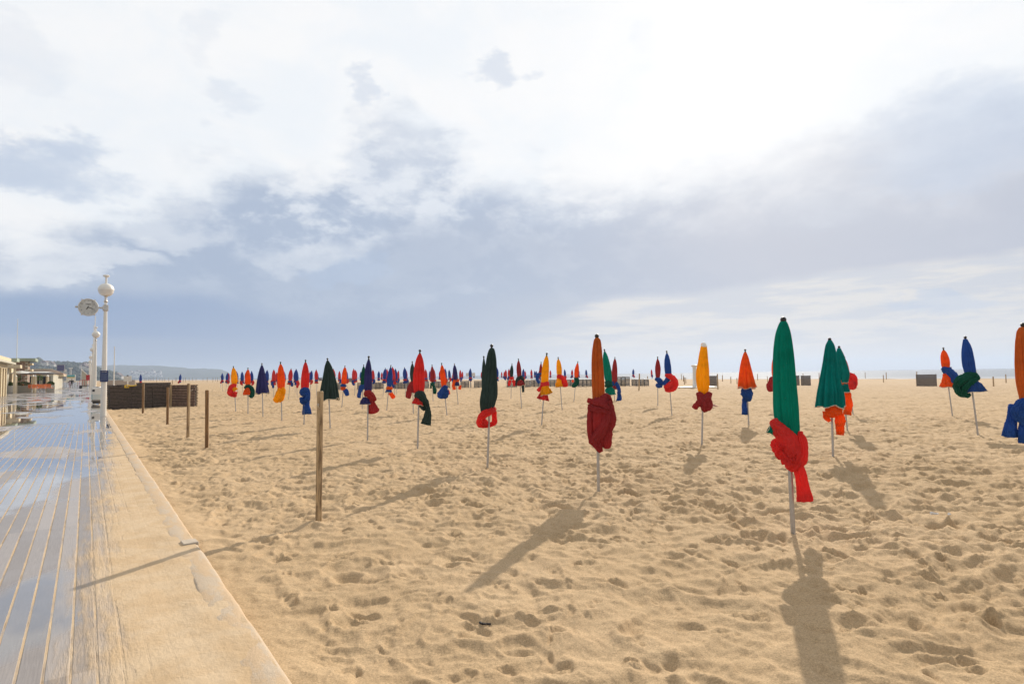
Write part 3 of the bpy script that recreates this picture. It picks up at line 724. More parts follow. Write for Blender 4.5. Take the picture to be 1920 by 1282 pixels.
parasol(1119, 626, 1122, 916, 'U', 748, 22, 'slim', [
    ('M', 't', [(1122, 741, 11, 0, 9), (1126, 750, 20, 0, 13), (1127, 775, 22.5, 0, 15), (1126, 800, 21, 0, 14), (1122, 820, 17, 0, 12), (1118, 829, 12, 0, 9)], {'pl': (5, .10), 'cr': .10}),
    ('M', 't', [(1107, 756, 4, -9, 3), (1106, 780, 5, -10, 4), (1107, 805, 6, -8, 5), (1110, 826, 5, -6, 4)], {'pl': (3, .12), 'cr': .1}),
    ('M', 't', [(1139, 750, 5, -9, 5), (1145, 768, 6, -11, 7), (1146, 785, 7, -10, 8), (1141, 800, 7, -8, 7), (1138, 820, 8, -6, 7), (1137, 834, 6, -4, 5)], {'pl': (5, .16)}),
    ('M', 't', [(1103, 748, 4, -8, 3), (1118, 752, 5.5, -14, 4), (1134, 758, 5.5, -15, 4), (1145, 768, 5, -11, 4)], {'pl': (4, .18), 'cr': .18}),
    ('M', 't', [(1104, 760, 3.5, -9, 3), (1116, 764, 5.5, -14.5, 4), (1130, 766, 5, -15, 4), (1144, 772, 4, -12, 4)], {'pl': (4, .18), 'cr': .15}),
    ('M', 't', [(1146, 762, 4, -13, 4), (1134, 790, 8, -15, 5), (1118, 815, 9, -13, 5), (1108, 826, 5, -8, 4)], {'pl': (5, .12), 'cr': .1}),
    ('M', 't', [(1114, 815, 8, -7, 7), (1120, 830, 7, -8, 7), (1126, 841, 4, -6, 5)], {'pl': (7, .2)}),
    ('M', 't', [(1134, 741, 7, 2, 6), (1137, 746, 9, 0, 7), (1140, 754, 8, -2, 7)], {'pl': (7, .25), 'cr': .25}),
], 'near rust orange parasol wrapped below in a wide draped maroon cloth', 1.5, n=9, amp=.13, seed=2,
    prof=[(633, 1116, 1122.5), (640, 1113.5, 1126), (665, 1111, 1128.5), (700, 1110.8, 1131), (730, 1111.5, 1132.3), (755, 1113, 1132)])
parasol(922, 645, 914, 871, 'D', 766, 27, 'slim', [
    ('C', 't', [(927, 763, 4, 3, 4), (921, 767, 6, -6, 5), (909, 773, 7, -9, 6), (901, 782, 6, -8, 6), (902, 791, 7, -4, 7), (911, 796, 4, 2, 6)], {'pl': (6, .16)}),
    ('C', 't', [(926, 769, 4, 3, 5), (927, 780, 4.5, 4, 6), (927, 789, 5, 3, 6), (919, 794, 4, 5, 6), (910, 795, 5, 6, 6)], {'pl': (6, .2)}),
    ('C', 't', [(903, 792, 5, -5, 5), (908, 789, 7, -4, 6), (911, 796, 3, -2, 4)], {'pl': (6, .2)}),
    ('C', 'r', 916, 769, 12, 10, .35),
], 'tall near black-green parasol with a bright red cloth looped round its metal pole', 1.3, n=11, amp=.11, seed=3,
    prof=[(653, 918.5, 926), (660, 915.5, 928.2), (675, 913, 929.5), (700, 910.5, 930.5), (735, 904, 931), (752, 902, 928), (768, 903, 923)])
parasol(907, 667, 911, 790, 'D', 762, 10, 'slim', [('C', 'r', 909, 768, 6, 6)], 'black-green parasol half hidden behind the tall near black-green one', .5, seed=4)
parasol(1320, 641, 1316, 830, 'Y', 737, 19, 'slim', [
    ('M', 't', [(1309, 735, 5, -6, 5), (1316, 745, 8, -9, 7), (1322, 757, 10, -9, 8), (1321, 768, 5, -6, 6)], {'pl': (6, .18)}),
    ('M', 't', [(1330, 735, 5, -4, 5), (1325, 744, 7, -10, 6), (1315, 752, 6, -10, 6), (1306, 758, 5, -7, 5), (1303, 763, 4.5, -5, 4)], {'pl': (6, .18)}),
    ('M', 't', [(1327, 748, 6, -6, 6), (1329, 757, 6, -5, 6), (1325, 765, 5, -4, 5)], {'pl': (5, .16)}),
], 'yellow parasol with a white cap and a maroon cloth knotted beneath', 1.1, white=True, n=9, amp=.13, seed=5,
    prof=[(644, 1315.5, 1323.5), (655, 1313.5, 1325), (675, 1311, 1326), (700, 1307, 1327.3), (720, 1308, 1328), (738, 1312, 1325)])
parasol(1397, 654, 1404, 797, 'O', 727, 26.5, 'cone', [
    ('B', 't', [(1394, 729, 6, 0, 6), (1399, 733, 10, 0, 9), (1401, 741, 9, 0, 9), (1402, 751, 5, 0, 6)], {'pl': (6, .16)}),
    ('B', 't', [(1393, 735, 4, -5, 4), (1399, 741, 5, -7, 5), (1404, 748, 4, -5, 4)], {}),
    ('B', 'f', [(1397, 744, 4, -1, 4), (1396, 760, 4.5, -1, 4), (1397, 777, 5.5, -1, 4)], {'pl': (7, .2)}),
], 'orange parasol hanging open as a cone above a blue tied cloth', 1.0, n=10, amp=.13, seed=6)
parasol(1555.5, 633, 1562, 853, 'T', 762, 40, 'bell', [
    ('O', 't', [(1555, 762, 8, -1, 8), (1561, 769, 15, -3, 10), (1561, 776, 15, -3, 10), (1562, 780, 9, -3, 7)], {'pl': (5, .12)}),
    ('O', 't', [(1548, 775, 3, -2, 4), (1550, 782, 5, -2, 5), (1556, 789, 3, -2, 3)], {}),
    ('O', 't', [(1574, 774, 6, 1, 5), (1573, 785, 8, 1, 5), (1573, 796, 7, 1, 5)], {'pl': (6, .2)}),
    ('O', 'f', [(1572, 792, 6, 2, 4), (1573, 803, 7, 2, 4), (1573, 814, 6.5, 2, 4)], {'pl': (7, .2)}),
], 'teal parasol flaring open over a bundled orange cloth, right of the nearest green one', 1.3, n=10, amp=.15, seed=7,
    prof=[(638, 1552.5, 1559), (650, 1549, 1563.5), (680, 1546, 1567), (710, 1542, 1570), (740, 1538, 1575), (762, 1536.5, 1576)])
parasol(1573, 648, 1589, 806, 'T', 733, 24, 'bell', [
    ('O', 'r', 1579, 716, 9, 8, -.15), ('T', 'f', [(1579, 718, 8, 0, 8), (1580, 726, 10, 0, 9), (1581, 734, 12, 0, 10)], {}),
    ('O', 'f', [(1588, 735, 5, 1, 4), (1590, 755, 6, 1, 4), (1588, 775, 7, 1, 4)], {'pl': (6, .2)}),
    ('O', 't', [(1577, 736, 3, 1, 3), (1575, 742, 3, 1, 3), (1573, 746, 2, 1, 2)], {}),
], 'smaller teal parasol belted in orange, just behind the flaring teal one', .9, seed=8, prof=[(653, 1570, 1576), (670, 1568, 1582), (700, 1569, 1589), (716, 1571, 1588)], trim_can=False)
parasol(1583, 668, 1600, 776, 'R', 712, 9, 'slim', [
    ('C', 't', [(1588, 700, 4, 0, 5), (1598, 706, 6, 0, 6), (1600, 720, 5, 0, 5), (1596, 727, 3, 0, 3)], {}),
    ('C', 't', [(1590, 710, 5, -4, 5), (1594, 718, 8, -4, 6), (1596, 726, 6, -4, 5)], {}),
], 'red bundled parasol on a leaning pole, peeping out behind the smaller teal one', .8, seed=9)
parasol(1768.5, 651, 1786, 780, 'O', 690, 12.5, 'slim', [
    ('B', 't', [(1769, 690, 4, -3, 4), (1778, 695, 6, -7, 5), (1786, 704, 6.5, -6, 5), (1788, 715, 5, -4, 5)], {'pl': (6, .16)}),
    ('B', 'r', 1775, 693, 8, 8, .3),
    ('O', 'f', [(1775, 697, 5, 0, 6), (1777, 710, 9, 0, 7), (1778, 725, 13, 0, 8)], {'pl': (5, .14)}),
], 'orange parasol leaning left with a blue cloth slung round its middle', .9, seed=10, trim_can=False)
parasol(1809.5, 630, 1834, 815, 'B', 702, 20, 'slim', [
    ('H', 't', [(1829, 700, 4, -3, 5), (1818, 703, 7, -9, 6), (1806, 712, 8, -9, 7), (1800, 724, 6, -5, 7), (1806, 735, 7, -2, 7), (1819, 740, 5, 2, 6)], {'pl': (6, .15)}),
    ('H', 't', [(1831, 705, 5, -4, 6), (1822, 713, 7, -9, 6), (1812, 725, 7, -6, 6), (1812, 736, 6, -4, 5)], {'pl': (6, .15)}),
    ('H', 'r', 1821, 706, 12, 12, .1),
    ('B', 'f', [(1823, 712, 6, -4, 6), (1827, 722, 10, -5, 7), (1829, 732, 14, -5, 8)], {'pl': (7, .16)}),
], 'blue parasol leaning left with a looped bottle green cloth', 1.1, seed=11, prof=[(636, 1806.5, 1813), (648, 1805.5, 1818), (670, 1805.5, 1823), (690, 1809, 1826), (704, 1813, 1827)])
parasol(1918, 605, 1936, 905, 'U', 748, 30, 'slim', [
    ('B', 't', [(1925, 744, 8, -6, 7), (1918, 753, 11, -9, 8), (1913, 766, 10, -9, 8), (1920, 778, 10, -8, 8)], {'pl': (6, .16)}),
    ('B', 't', [(1930, 762, 9, -10, 7), (1925, 774, 11, -12, 7), (1932, 786, 8, -8, 7)], {'pl': (7, .2)}),
    ('B', 'f', [(1907, 754, 6, 0, 6), (1905, 778, 8, 0, 7), (1904, 798, 10, 0, 7), (1903, 812, 12, 0, 8)], {'pl': (7, .14)}),
    ('B', 'f', [(1926, 770, 9, 0, 9), (1926, 798, 12, 0, 9), (1928, 820, 14, 0, 9)], {'pl': (7, .14)}),
], 'rust orange parasol over a big hanging blue cloth at the right edge', 1.3, seed=12, prof=[(614, 1912, 1923), (625, 1909.5, 1927), (660, 1908, 1933), (700, 1910, 1937), (750, 1917, 1938)])
# ---- left half, front to back
parasol(787.5, 655, 783, 840, 'R', 737, 18, 'slim', [
    ('D', 't', [(780, 737, 6, -3, 5), (788, 741, 9, -7, 6), (795, 749, 6, -6, 6), (799, 760, 4, -3, 5)], {'pl': (6, .15)}),
    ('R', 'f', [(785, 742, 6, -3, 6), (784, 750, 9, -4, 7), (783, 758, 12, -4, 8)], {'pl': (8, .2)}),
    ('D', 'f', [(797, 750, 5, -2, 4), (801, 766, 5, -2, 4), (800, 781, 7, -2, 4), (797, 795, 9, -2, 4)], {'pl': (7, .2)}),
    ('D', 't', [(788, 757, 4, 0, 4), (792, 763, 4, 0, 4), (796, 768, 3, 0, 3)], {}),
], 'large red parasol sashed in dark green with its long tail hanging right', 1.2, n=9, amp=.14, seed=13)
parasol(691.5, 667, 689, 822, 'N', 738, 12.5, 'slim', [
    ('M', 't', [(684, 739, 3, -3, 4), (690, 737, 7, -5, 6), (697, 742, 6, -5, 6), (701, 750, 4, -2, 4)], {}),
    ('N', 'f', [(688, 745, 5, -4, 5), (686, 750, 8, -4, 6), (686, 756, 10, -4, 7)], {'pl': (8, .2)}),
    ('M', 't', [(694, 746, 5, 0, 5), (698, 758, 7, 0, 5), (700, 766, 9, 0, 5), (701, 771, 9, 0, 4)], {'pl': (6, .16)}),
], 'navy parasol with maroon cloth swagged right over a navy frill', 1.1, seed=14)
parasol(614, 671, 619, 803, 'D', 749, 32, 'cone', [], 'dark green parasol hanging open as a wide cone behind the wooden post', 1.1, seed=15, n=10, amp=.14)
parasol(573, 674, 570, 796, 'R', 734, 13, 'slim', [
    ('B', 't', [(564, 738, 5, -3, 5), (571, 735, 9, -4, 7), (576, 743, 6, -4, 6), (573, 752, 5, -3, 5)], {}),
    ('B', 't', [(566, 745, 4, -2, 4), (567, 752, 5, -2, 4), (569, 757, 3, -2, 3)], {}),
    ('B', 'f', [(574, 744, 5, 2, 5), (574, 758, 6, 2, 5), (575, 777, 8, 2, 5)], {'pl': (7, .2)}),
], 'dark red parasol tied with a blue cloth that hangs down the pole', 1.0, seed=16)
parasol(526, 678, 528.5, 788, 'O', 729, 12, 'slim', [
    ('Y', 't', [(527, 726, 6, 0, 6), (528, 734, 7.5, 0, 6), (523, 744, 7, 0, 6), (517, 751, 4.5, 0, 5)], {'pl': (7, .15)}),
    ('Y', 't', [(531, 735, 3.5, -1, 4), (528, 745, 4, -1, 4), (524, 751, 3, -1, 3)], {}),
], 'orange parasol wrapped in a yellow cloth, between the navy cone and the dark red one', 1.0, seed=17)
parasol(491, 680.5, 493, 780, 'N', 736.5, 20, 'cone', [], 'navy parasol hanging open as a cone with no cloth tied', 1.0, seed=18, n=10, amp=.13)
parasol(465, 689, 465, 775, 'O', 723, 8.5, 'slim', [
    ('H', 't', [(460, 727, 3, -1, 3), (465, 723.5, 4, -1, 4), (472, 730, 4, -1, 4), (472, 740, 4, -1, 4), (468, 743, 3, -1, 3)], {}),
    ('O', 'f', [(464, 727, 3, -3, 3), (463, 735, 6, -3, 4), (463, 740, 5.5, -3, 4)], {'pl': (9, .2)}),
], 'slim orange parasol with a bottle green cloth arched over an orange frill', .8, seed=19)
parasol(437.5, 686, 442, 771, 'Y', 720, 10, 'slim', [
    ('R', 't', [(440, 719, 4, 0, 4), (436, 727, 6, 0, 5), (434, 735, 6, 0, 5), (438, 742, 4, 0, 4)], {}),
    ('R', 't', [(439, 736, 5, 0, 4), (440, 744, 2.5, 0, 3)], {}),
    ('Y', 'f', [(438, 728, 3, -4, 3), (441, 730.5, 4, -4, 3), (442, 732, 4.5, -4, 3)], {'pl': (9, .2)}),
], 'leftmost yellow parasol, a red cloth bunched round a tuft of yellow', .8, seed=20)
parasol(647, 685, 641, 763, 'O', 720, 8.5, 'slim', [
    ('B', 'r', 644, 723, 5.5, 6), ('O', 't', [(643, 725, 4, -1, 4), (644, 730, 4.5, -1, 4)], {}), ('B', 't', [(645, 729, 3, 0, 3), (649, 734, 4.5, 0, 4), (651, 741, 4, 0, 3)], {}),
], 'slim orange parasol with dark blue cloth dropping right, beside the dark green cone', .7, seed=21)
parasol(682, 683, 679, 765, 'H', 722, 8, 'slim', [
    ('B', 't', [(685, 723, 4, 0, 4), (679, 724, 5, 0, 4), (675, 733, 3.5, 0, 3), (673, 743, 3.2, 0, 3)], {}),
], 'slim green parasol with blue cloth hanging left, half behind the navy one', .7, seed=22)
parasol(733, 684, 725, 768, 'B', 726, 9, 'leaf', [
    ('O', 'r', 730, 726.5, 6, 5), ('B', 'f', [(729, 728, 4, 0, 4), (729, 734, 6, 0, 5)], {}), ('O', 't', [(731, 735, 3, -1, 3), (735, 740, 4, -1, 4), (738, 744, 3.5, -1, 3)], {}),
], 'slim blue parasol belted with orange that falls to the right', .8, seed=23)
parasol(773, 677, 775, 775, 'D', 716, 8.6, 'leaf', [
    ('M', 't', [(778, 714, 4, 0, 4), (772, 722, 6, 0, 5), (767, 735, 5, 0, 4), (764, 745, 4, 0, 3)], {}), ('M', 't', [(776, 725, 5, 0, 5), (775, 735, 5, 0, 4)], {}),
], 'dark green parasol with a maroon cloth falling left, behind the large red one', .8, seed=24)
parasol(810, 683, 812, 752, 'M', 717, 7.2, 'leaf', [
    ('H', 'r', 811, 719.5, 4.6, 6), ('H', 'f', [(813, 723, 2.5, 0, 3), (815, 730, 3, 0, 3), (815, 738, 2.6, 0, 2)], {}), ('H', 't', [(808, 722, 1.8, 0, 2), (808, 727, 1.8, 0, 2)], {}),
], 'small maroon parasol with a narrow green tie right of the large red one', .6, seed=25)
parasol(828, 680, 838, 778, 'O', 725, 9.5, 'slim', [
    ('B', 't', [(836, 723, 4.5, -1, 4), (832, 730, 6, -2, 5), (828, 738, 8, -2, 5), (826, 745, 6, -2, 4)], {}),
    ('B', 't', [(838, 731, 4, -2, 4), (836, 740, 5, -2, 4), (833, 746, 3, -2, 3)], {}), ('O', 'f', [(838, 730, 3, 1, 3), (840, 739, 4.5, 1, 3)], {}),
], 'leaning orange parasol with a bulky blue knot', .8, seed=26)
parasol(852, 681, 859, 757, 'N', 713, 7.5, 'slim', [
    ('O', 't', [(852, 729, 3, 0, 3), (851, 721, 3.5, 0, 3), (855, 713, 4, 0, 3), (860, 714, 3, 0, 3)], {}), ('O', 't', [(862, 722, 2.5, 0, 2), (862, 729, 2.5, 0, 2)], {}),
    ('N', 'f', [(857, 716, 3, -1, 3), (857, 723, 5.5, -1, 3)], {}),
], 'small navy parasol with an orange cloth arched over it like a hood', .7, seed=27)
parasol(960, 681, 958, 747, 'D', 708, 6.2, 'leaf', [
    ('R', 'r', 959.5, 709, 4.4, 5.5), ('R', 't', [(957, 713, 2.5, 0, 2), (955, 718, 2.8, 0, 2), (954, 723, 2, 0, 2)], {}), ('R', 't', [(962, 713, 2.5, 0, 2), (964, 718, 3, 0, 2), (964, 723, 2, 0, 2)], {}),
], 'small dark green parasol belted in red', .6, seed=28)
parasol(972, 672, 978, 764, 'M', 708, 8, 'slim', [
    ('D', 't', [(969, 722, 3, 0, 3), (970, 713, 3.5, 0, 3), (975, 706, 4, 0, 4), (980, 711, 3, 0, 3), (982, 722, 2.5, 0, 2)], {}), ('D', 'f', [(980, 722, 2.4, 1, 2), (981, 734, 2, 1, 2)], {}),
    ('M', 'f', [(976, 712, 4, -3, 4), (977, 722, 8, -3, 4)], {}),
], 'maroon parasol with a dark green cloth arched above its maroon skirt', .8, seed=29)
parasol(1014.5, 678, 1013, 752, 'M', 706, 5.5, 'slim', [
    ('B', 't', [(1016, 700, 3, 0, 3), (1009, 703, 3.5, 0, 3), (1007, 711, 3, 0, 3), (1011, 718, 2.5, 0, 2)], {}),
], 'small maroon parasol with a blue loop, tucked behind the left big yellow one', .6, seed=30)
parasol(1025.5, 661, 1015, 795, 'Y', 718, 12, 'slim', [
    ('R', 'r', 1021.5, 718, 8, 9, .1), ('Y', 'f', [(1021, 722, 6, -2, 5), (1023, 729, 9, -2, 5), (1025, 736, 10, -2, 5)], {'pl': (8, .18)}),
    ('R', 't', [(1015, 723, 3, -1, 3), (1009, 729, 3.2, -2, 3)], {}), ('R', 'f', [(1020, 733, 5, 0, 4), (1019, 740, 8, 0, 4), (1018, 745, 9.5, 0, 4)], {'pl': (10, .3)}),
], 'tall yellow parasol belted in red with a red fringe below its yellow skirt', 1.0, seed=31)
parasol(1046.5, 669, 1054, 767, 'Y', 704, 9, 'slim', [
    ('R', 't', [(1045, 704, 3, -2, 3), (1050, 705, 4.5, -3, 4), (1056, 709, 4, -2, 3), (1059, 716, 5, -1, 3), (1060, 723, 4, -1, 3)], {}),
    ('Y', 'f', [(1049, 708, 4, 0, 4), (1049, 716, 5.5, 0, 4), (1050, 724, 7, 0, 4)], {}),
], 'yellow parasol with a red cloth crossing it and bunched at the right', .9, seed=32)
parasol(1083.5, 677, 1076, 752, 'O', 711, 7.6, 'leaf', [
    ('H', 't', [(1077, 709, 2.5, 0, 2), (1081, 710, 3.5, 0, 3), (1082, 717, 3.5, 0, 3), (1077, 722, 4, 0, 3), (1073, 724, 2.5, 0, 2)], {}), ('O', 't', [(1072.5, 714, 2, -2, 2), (1075, 714, 2.6, -2, 2)], {}),
], 'slim orange parasol with a dark green cloth curled round a dot of orange', .7, seed=33)
parasol(1133, 654, 1149, 770, 'G', 716, 12.5, 'slim', [
    ('H', 'r', 1141, 720, 7.5, 13), ('G', 'f', [(1142, 727, 7, 0, 6), (1144, 734, 8.5, 0, 6), (1145, 741, 10, 0, 7)], {'pl': (7, .15)}),
], 'leaning green parasol with a dark green band, right behind the rust orange one', .9, seed=34)
parasol(1153, 669, 1152, 750, 'M', 718, 9, 'slim', [
    ('B', 't', [(1148, 722, 3, 0, 3), (1152, 717, 4.5, 0, 4), (1159, 725, 3.5, 0, 3), (1161, 735, 3.5, 0, 3)], {}), ('B', 'f', [(1160, 733, 3, 0, 3), (1161, 743, 4, 0, 3), (1159, 752, 4.5, 0, 3)], {}),
    ('M', 'f', [(1152, 722, 3, -1, 3), (1153, 729, 4.5, -1, 3)], {}),
], 'maroon parasol with a blue tail curving down to the right of its pole', .8, seed=35)
parasol(1233, 668, 1233.5, 760, 'M', 711, 9, 'leaf', [
    ('B', 't', [(1229, 710, 2.5, -1, 3), (1234, 712, 5, -2, 4), (1240, 717, 4.5, -2, 4), (1243, 721, 2.5, -1, 3)], {}), ('B', 't', [(1231, 720, 2.5, -1, 2), (1235, 723, 4, -1, 3), (1241, 722, 3, 0, 3)], {}),
], 'maroon parasol knotted in blue beside the blue one with the red knot', .8, seed=36)
parasol(1250, 657, 1260, 778, 'B', 704, 10.5, 'slim', [
    ('C', 't', [(1248, 702, 3, -4, 4), (1256, 704, 5, -6, 5), (1264, 711, 5.5, -5, 5), (1264, 723, 6, -3, 5), (1256, 728, 5, -3, 5), (1248, 728, 4, -3, 4)], {'pl': (6, .15)}),
    ('C', 't', [(1264, 712, 4, -4, 4), (1256, 720, 6, -5, 5), (1248, 726, 5, -4, 4)], {'pl': (7, .2)}), ('B', 't', [(1255, 706, 4, 0, 4), (1250, 713, 5, -1, 4), (1246, 720, 3.5, -1, 3)], {}),
], 'blue parasol with a big round red knot', .9, seed=37)
parasol(1452, 664, 1456, 772, 'O', 708, 10, 'slim', [
    ('M', 't', [(1449, 707, 3, 0, 3), (1446, 715, 5, 0, 4), (1445, 724, 6, 0, 4), (1446, 733, 4, 0, 4)], {}),
], 'orange parasol with maroon bundle, mostly hidden behind the nearest green one', .7, seed=38)

ANCH = [(437, 'the leftmost yellow parasol'), (465, 'the orange parasol with the green arch'), (491, 'the navy cone parasol'), (526, 'the orange parasol wrapped in yellow'), (573, 'the dark red parasol with blue cloth'),
        (614, 'the dark green cone parasol'), (647, 'the slim orange parasol'), (691, 'the navy parasol with maroon swag'), (733, 'the slim blue parasol'), (787, 'the large red parasol'), (828, 'the leaning orange parasol'),
        (852, 'the hooded navy parasol'), (921, 'the tall black-green parasol'), (972, 'the maroon parasol with green arch'), (1025, 'the tall yellow parasol'), (1046, 'the crossed yellow parasol'), (1083, 'the curled orange parasol'), (1119, 'the rust orange parasol'),
        (1153, 'the maroon parasol with blue tail')]
FAR = [(417.5, 699, 'B'), (423.5, 698, 'B'), (429, 698.5, 'R'), (445.5, 696, 'B'), (455.5, 696, 'B'), (461.5, 695, 'R'), (473, 695, 'B'), (485.5, 694, 'R'), (499.5, 693, 'B'), (510, 697, 'B'), (513.5, 692, 'R'), (520.3, 697, 'R'),
       (534.5, 696, 'B'), (541.5, 690, 'R'), (553.5, 695, 'B'), (557.5, 691, 'B'), (581, 694, 'B'), (583.2, 696, 'R'), (593.5, 692, 'R'), (596, 697, 'B'), (623, 697, 'B'), (626.5, 690.5, 'R'), (636.5, 695, 'R'), (643.5, 691, 'B'), (651.5, 694, 'B'),
       (665, 690.5, 'R'), (667.2, 693, 'R'), (677, 696, 'B'), (699.6, 692.5, 'R'), (709.5, 695, 'B'), (715, 697, 'R'), (718, 689, 'B'), (724.5, 691, 'R'), (740, 687, 'R'), (743.5, 690.5, 'B'), (745.2, 694, 'R'), (760.5, 688, 'B'), (762.6, 692, 'R'),
       (797, 693, 'R'), (801, 691.5, 'R'), (807, 695, 'B'), (816, 691.5, 'R'), (824, 694, 'R'), (835.7, 690.2, 'B'), (844.5, 692.5, 'B'), (848.5, 691, 'R'), (856, 691, 'R'), (863.5, 693, 'R'), (866.5, 696, 'R'), (881, 690, 'B'), (883.8, 693, 'B'),
       (888.5, 698, 'B'), (903, 697, 'R'), (931.5, 688, 'B'), (941, 696.5, 'R'), (944.5, 696, 'R'), (948.5, 692.5, 'R'), (955, 691, 'R'), (980, 691, 'B'), (985.5, 695, 'R'), (997, 692, 'R'), (1002.5, 694.5, 'B'), (1006, 695, 'B'), (1009.5, 690, 'R'),
       (1032, 693.5, 'R'), (1060, 692, 'B'), (1072.5, 692, 'R'), (1086, 692, 'B'), (1100.5, 692, 'B'), (1144.5, 691, 'R'), (1186.5, 691, 'B'), (1222.5, 692, 'R'), (263, 701, 'B'), (336, 701, 'B')]
for k_, v_ in (('r', (.68, .07, .075)), ('b', (.05, .11, .42))):
    FM[k_] = fabric('far_fabric_'+('red' if k_ == 'r' else 'blue'), v_)
def far_proto(ca, cb, seed, style):
    Hh = 2.42; o = bpy.data.objects.new('beach_parasol', None); COL.objects.link(o)
    MB().rod((0, 0, -.12), (0, 0, Hh-.05), .02, .018, 8).build('pole', M_alu, o, True)
    MB().lathe([(.02, -.09), (.03, -.05), (.022, -.01), (.001, 0)], 10, (0, 0, Hh)).build('finial', M_fin, o, True)
    c1, c2 = Cloth(), Cloth(); zt, zb = Hh-.06, 1.36; hw = .155
    c1.canopy([(zt+(zb-zt)*f, -hw*r_, hw*r_) for f, r_ in SIL['slim' if style % 2 else 'leaf']], .35, 8, .12, seed)
    if style == 0:
        c2.ring(0, 1.36, .19, .15, .2, seed=seed, lod=.4); c2.tube([(.06, 1.3, .08), (.17, 1.15, .11), (.15, 1.0, .08)], .35, seed=seed); c1.tube([(-.02, 1.3, .11), (-.07, 1.1, .15)], .35, seed=seed+1, open_end=True)
    elif style == 1:
        c2.tube([(-.12, 1.3, .07), (-.02, 1.38, .15), (.14, 1.22, .13), (.06, 1.02, .12), (-.02, .95, .07)], .4, seed=seed); c1.tube([(-.08, 1.25, .07, -.1), (-.1, 1.12, .08, -.1)], .35, seed=seed)
    elif style == 2:
        c2.ring(0, 1.38, .18, .13, 0, seed=seed, lod=.4); c1.tube([(0, 1.32, .12), (0, 1.1, .2)], .35, seed=seed, open_end=True)
    else:
        c2.tube([(.12, 1.38, .07), (-.05, 1.33, .15), (-.13, 1.15, .12), (-.06, .98, .10), (-.05, .82, .08)], .4, seed=seed); c1.tube([(.05, 1.3, .08), (.1, 1.08, .11)], .35, seed=seed)
    link('canopy', c1.mesh('canopy', FM[ca]), o); link('tied_cloth', c2.mesh('tied_cloth', FM[cb]), o)
    return o
PRO = {}; cnt = {}
ORD = ['first', 'second', 'third', 'fourth', 'fifth', 'sixth', 'seventh', 'eighth', 'ninth']
rnd = random.Random(4)
for i, (x, y, c_) in enumerate(sorted(FAR)):
    st = rnd.randrange(4); key = (c_, st)
    if key not in PRO:
        o = PRO[key] = far_proto('b' if c_ == 'B' else 'r', 'r' if c_ == 'B' else 'b', i, st)
    else: o = copy_tree(PRO[key])
    a_ = hor(x)-y; Y = (2.42-CZ-.09)*F/a_; 
    q = at_depth(x, hor(x), Y); zz = szm(q); top = at_depth(x, y, Y)
    o.location = (q.x, q.y, zz+0.0); s_ = (top.z-zz)/2.42; o.scale = (s_*rnd.choice((-1, 1)), s_, s_)
    o.rotation_euler = (R(rnd.uniform(-3, 3)), R(rnd.uniform(-5, 5)), rnd.uniform(-.5, .5))
    nm = 'blue' if c_ == 'B' else 'red'; nm2 = 'red' if c_ == 'B' else 'blue'
    if x < 400: lab = 'small blue parasol tied in red beyond the dark slatted panels, '+('nearer the lamp post' if x < 300 else 'at the panels\' right end')
    else:
        L_ = [a for a in ANCH if a[0] <= x]
        if L_: an = L_[-1][1]; side = 'right of'
        else: an = ANCH[0][1]; side = 'left of'
        kk = (side, an); cnt[kk] = cnt.get(kk, 0)+1
        lab = ('%s small %s parasol right of %s' % (ORD[cnt[kk]-1], nm, an)) if side == 'right of' else ('%s small %s parasol from the left, left of %s' % (ORD[cnt[kk]-1], nm, an))
    tag(o, lab, 'parasol', 'small red and blue parasols far down the beach')
# ------------------------------------------------------------------ promenade furniture
def onS(px, py, s_):
    d = ray(px, py); t = (s_-0)/(d.x*U2.x+d.y*U2.y); return EYE+d*t
def onD(px, py, d_):
    d = ray(px, py); t = d_/(d.x*N2.x+d.y*N2.y); return EYE+d*t
UZ = Vector((0, 0, 1)); U3 = Vector((U2.x, U2.y, 0)); N3 = Vector((N2.x, N2.y, 0))
RZN = math.atan2(N2.y, N2.x)         # local x towards the sea, local y along the promenade
def text_mesh(body, size, mat_, ext=.002, align='CENTER'):
    cu = bpy.data.curves.new('txt', 'FONT'); cu.body = body; cu.size = size; cu.extrude = ext; cu.align_x = align; cu.align_y = 'CENTER'; cu.resolution_u = 2; cu.offset = 0
    o = bpy.data.objects.new('txt', cu); COL.objects.link(o)
    me = bpy.data.meshes.new_from_object(o.evaluated_get(bpy.context.evaluated_depsgraph_get()))
    bpy.data.objects.remove(o); bpy.data.curves.remove(cu)
    me.materials.clear(); me.materials.append(mat_); return me
M_glass, n, out = mat('globe_glass')
p = n.new('ShaderNodeBsdfPrincipled'); p.inputs['Base Color'].default_value = (.93, .92, .90, 1); p.inputs['Roughness'].default_value = .08; p.inputs['Transmission Weight'].default_value = .25; p.inputs['IOR'].default_value = 1.3
n.l.new(p.outputs[0], out.inputs[0])
M_dark = pbr('dark_plastic', (.03, .03, .032), .5); M_steel = pbr('brushed_steel', (.55, .53, .50), .3, .8)
M_blue = pbr('sign_blue', (.012, .03, .13), .45); M_face = pbr('clock_face', (.93, .95, .94), .5, 0, .03); M_ink = pbr('ink', (.02, .025, .035), .5)
M_teal = pbr('teal_stripe', (.10, .38, .44), .5); M_red = pbr('red_paint', (.45, .02, .03), .5); M_yel = pbr('yellow_strap', (.75, .5, .03), .6)
M_cream = pbr('cream_render', (.64, .54, .37), .8, 0, .08, 1.5); M_pale = pbr('pale_concrete', (.48, .46, .38), .85, 0, .08, 2)
M_green = pbr('green_roof_edge', (.32, .38, .30), .8); M_roofc = pbr('brown_roof', (.36, .27, .21), .85, 0, .15, 2)
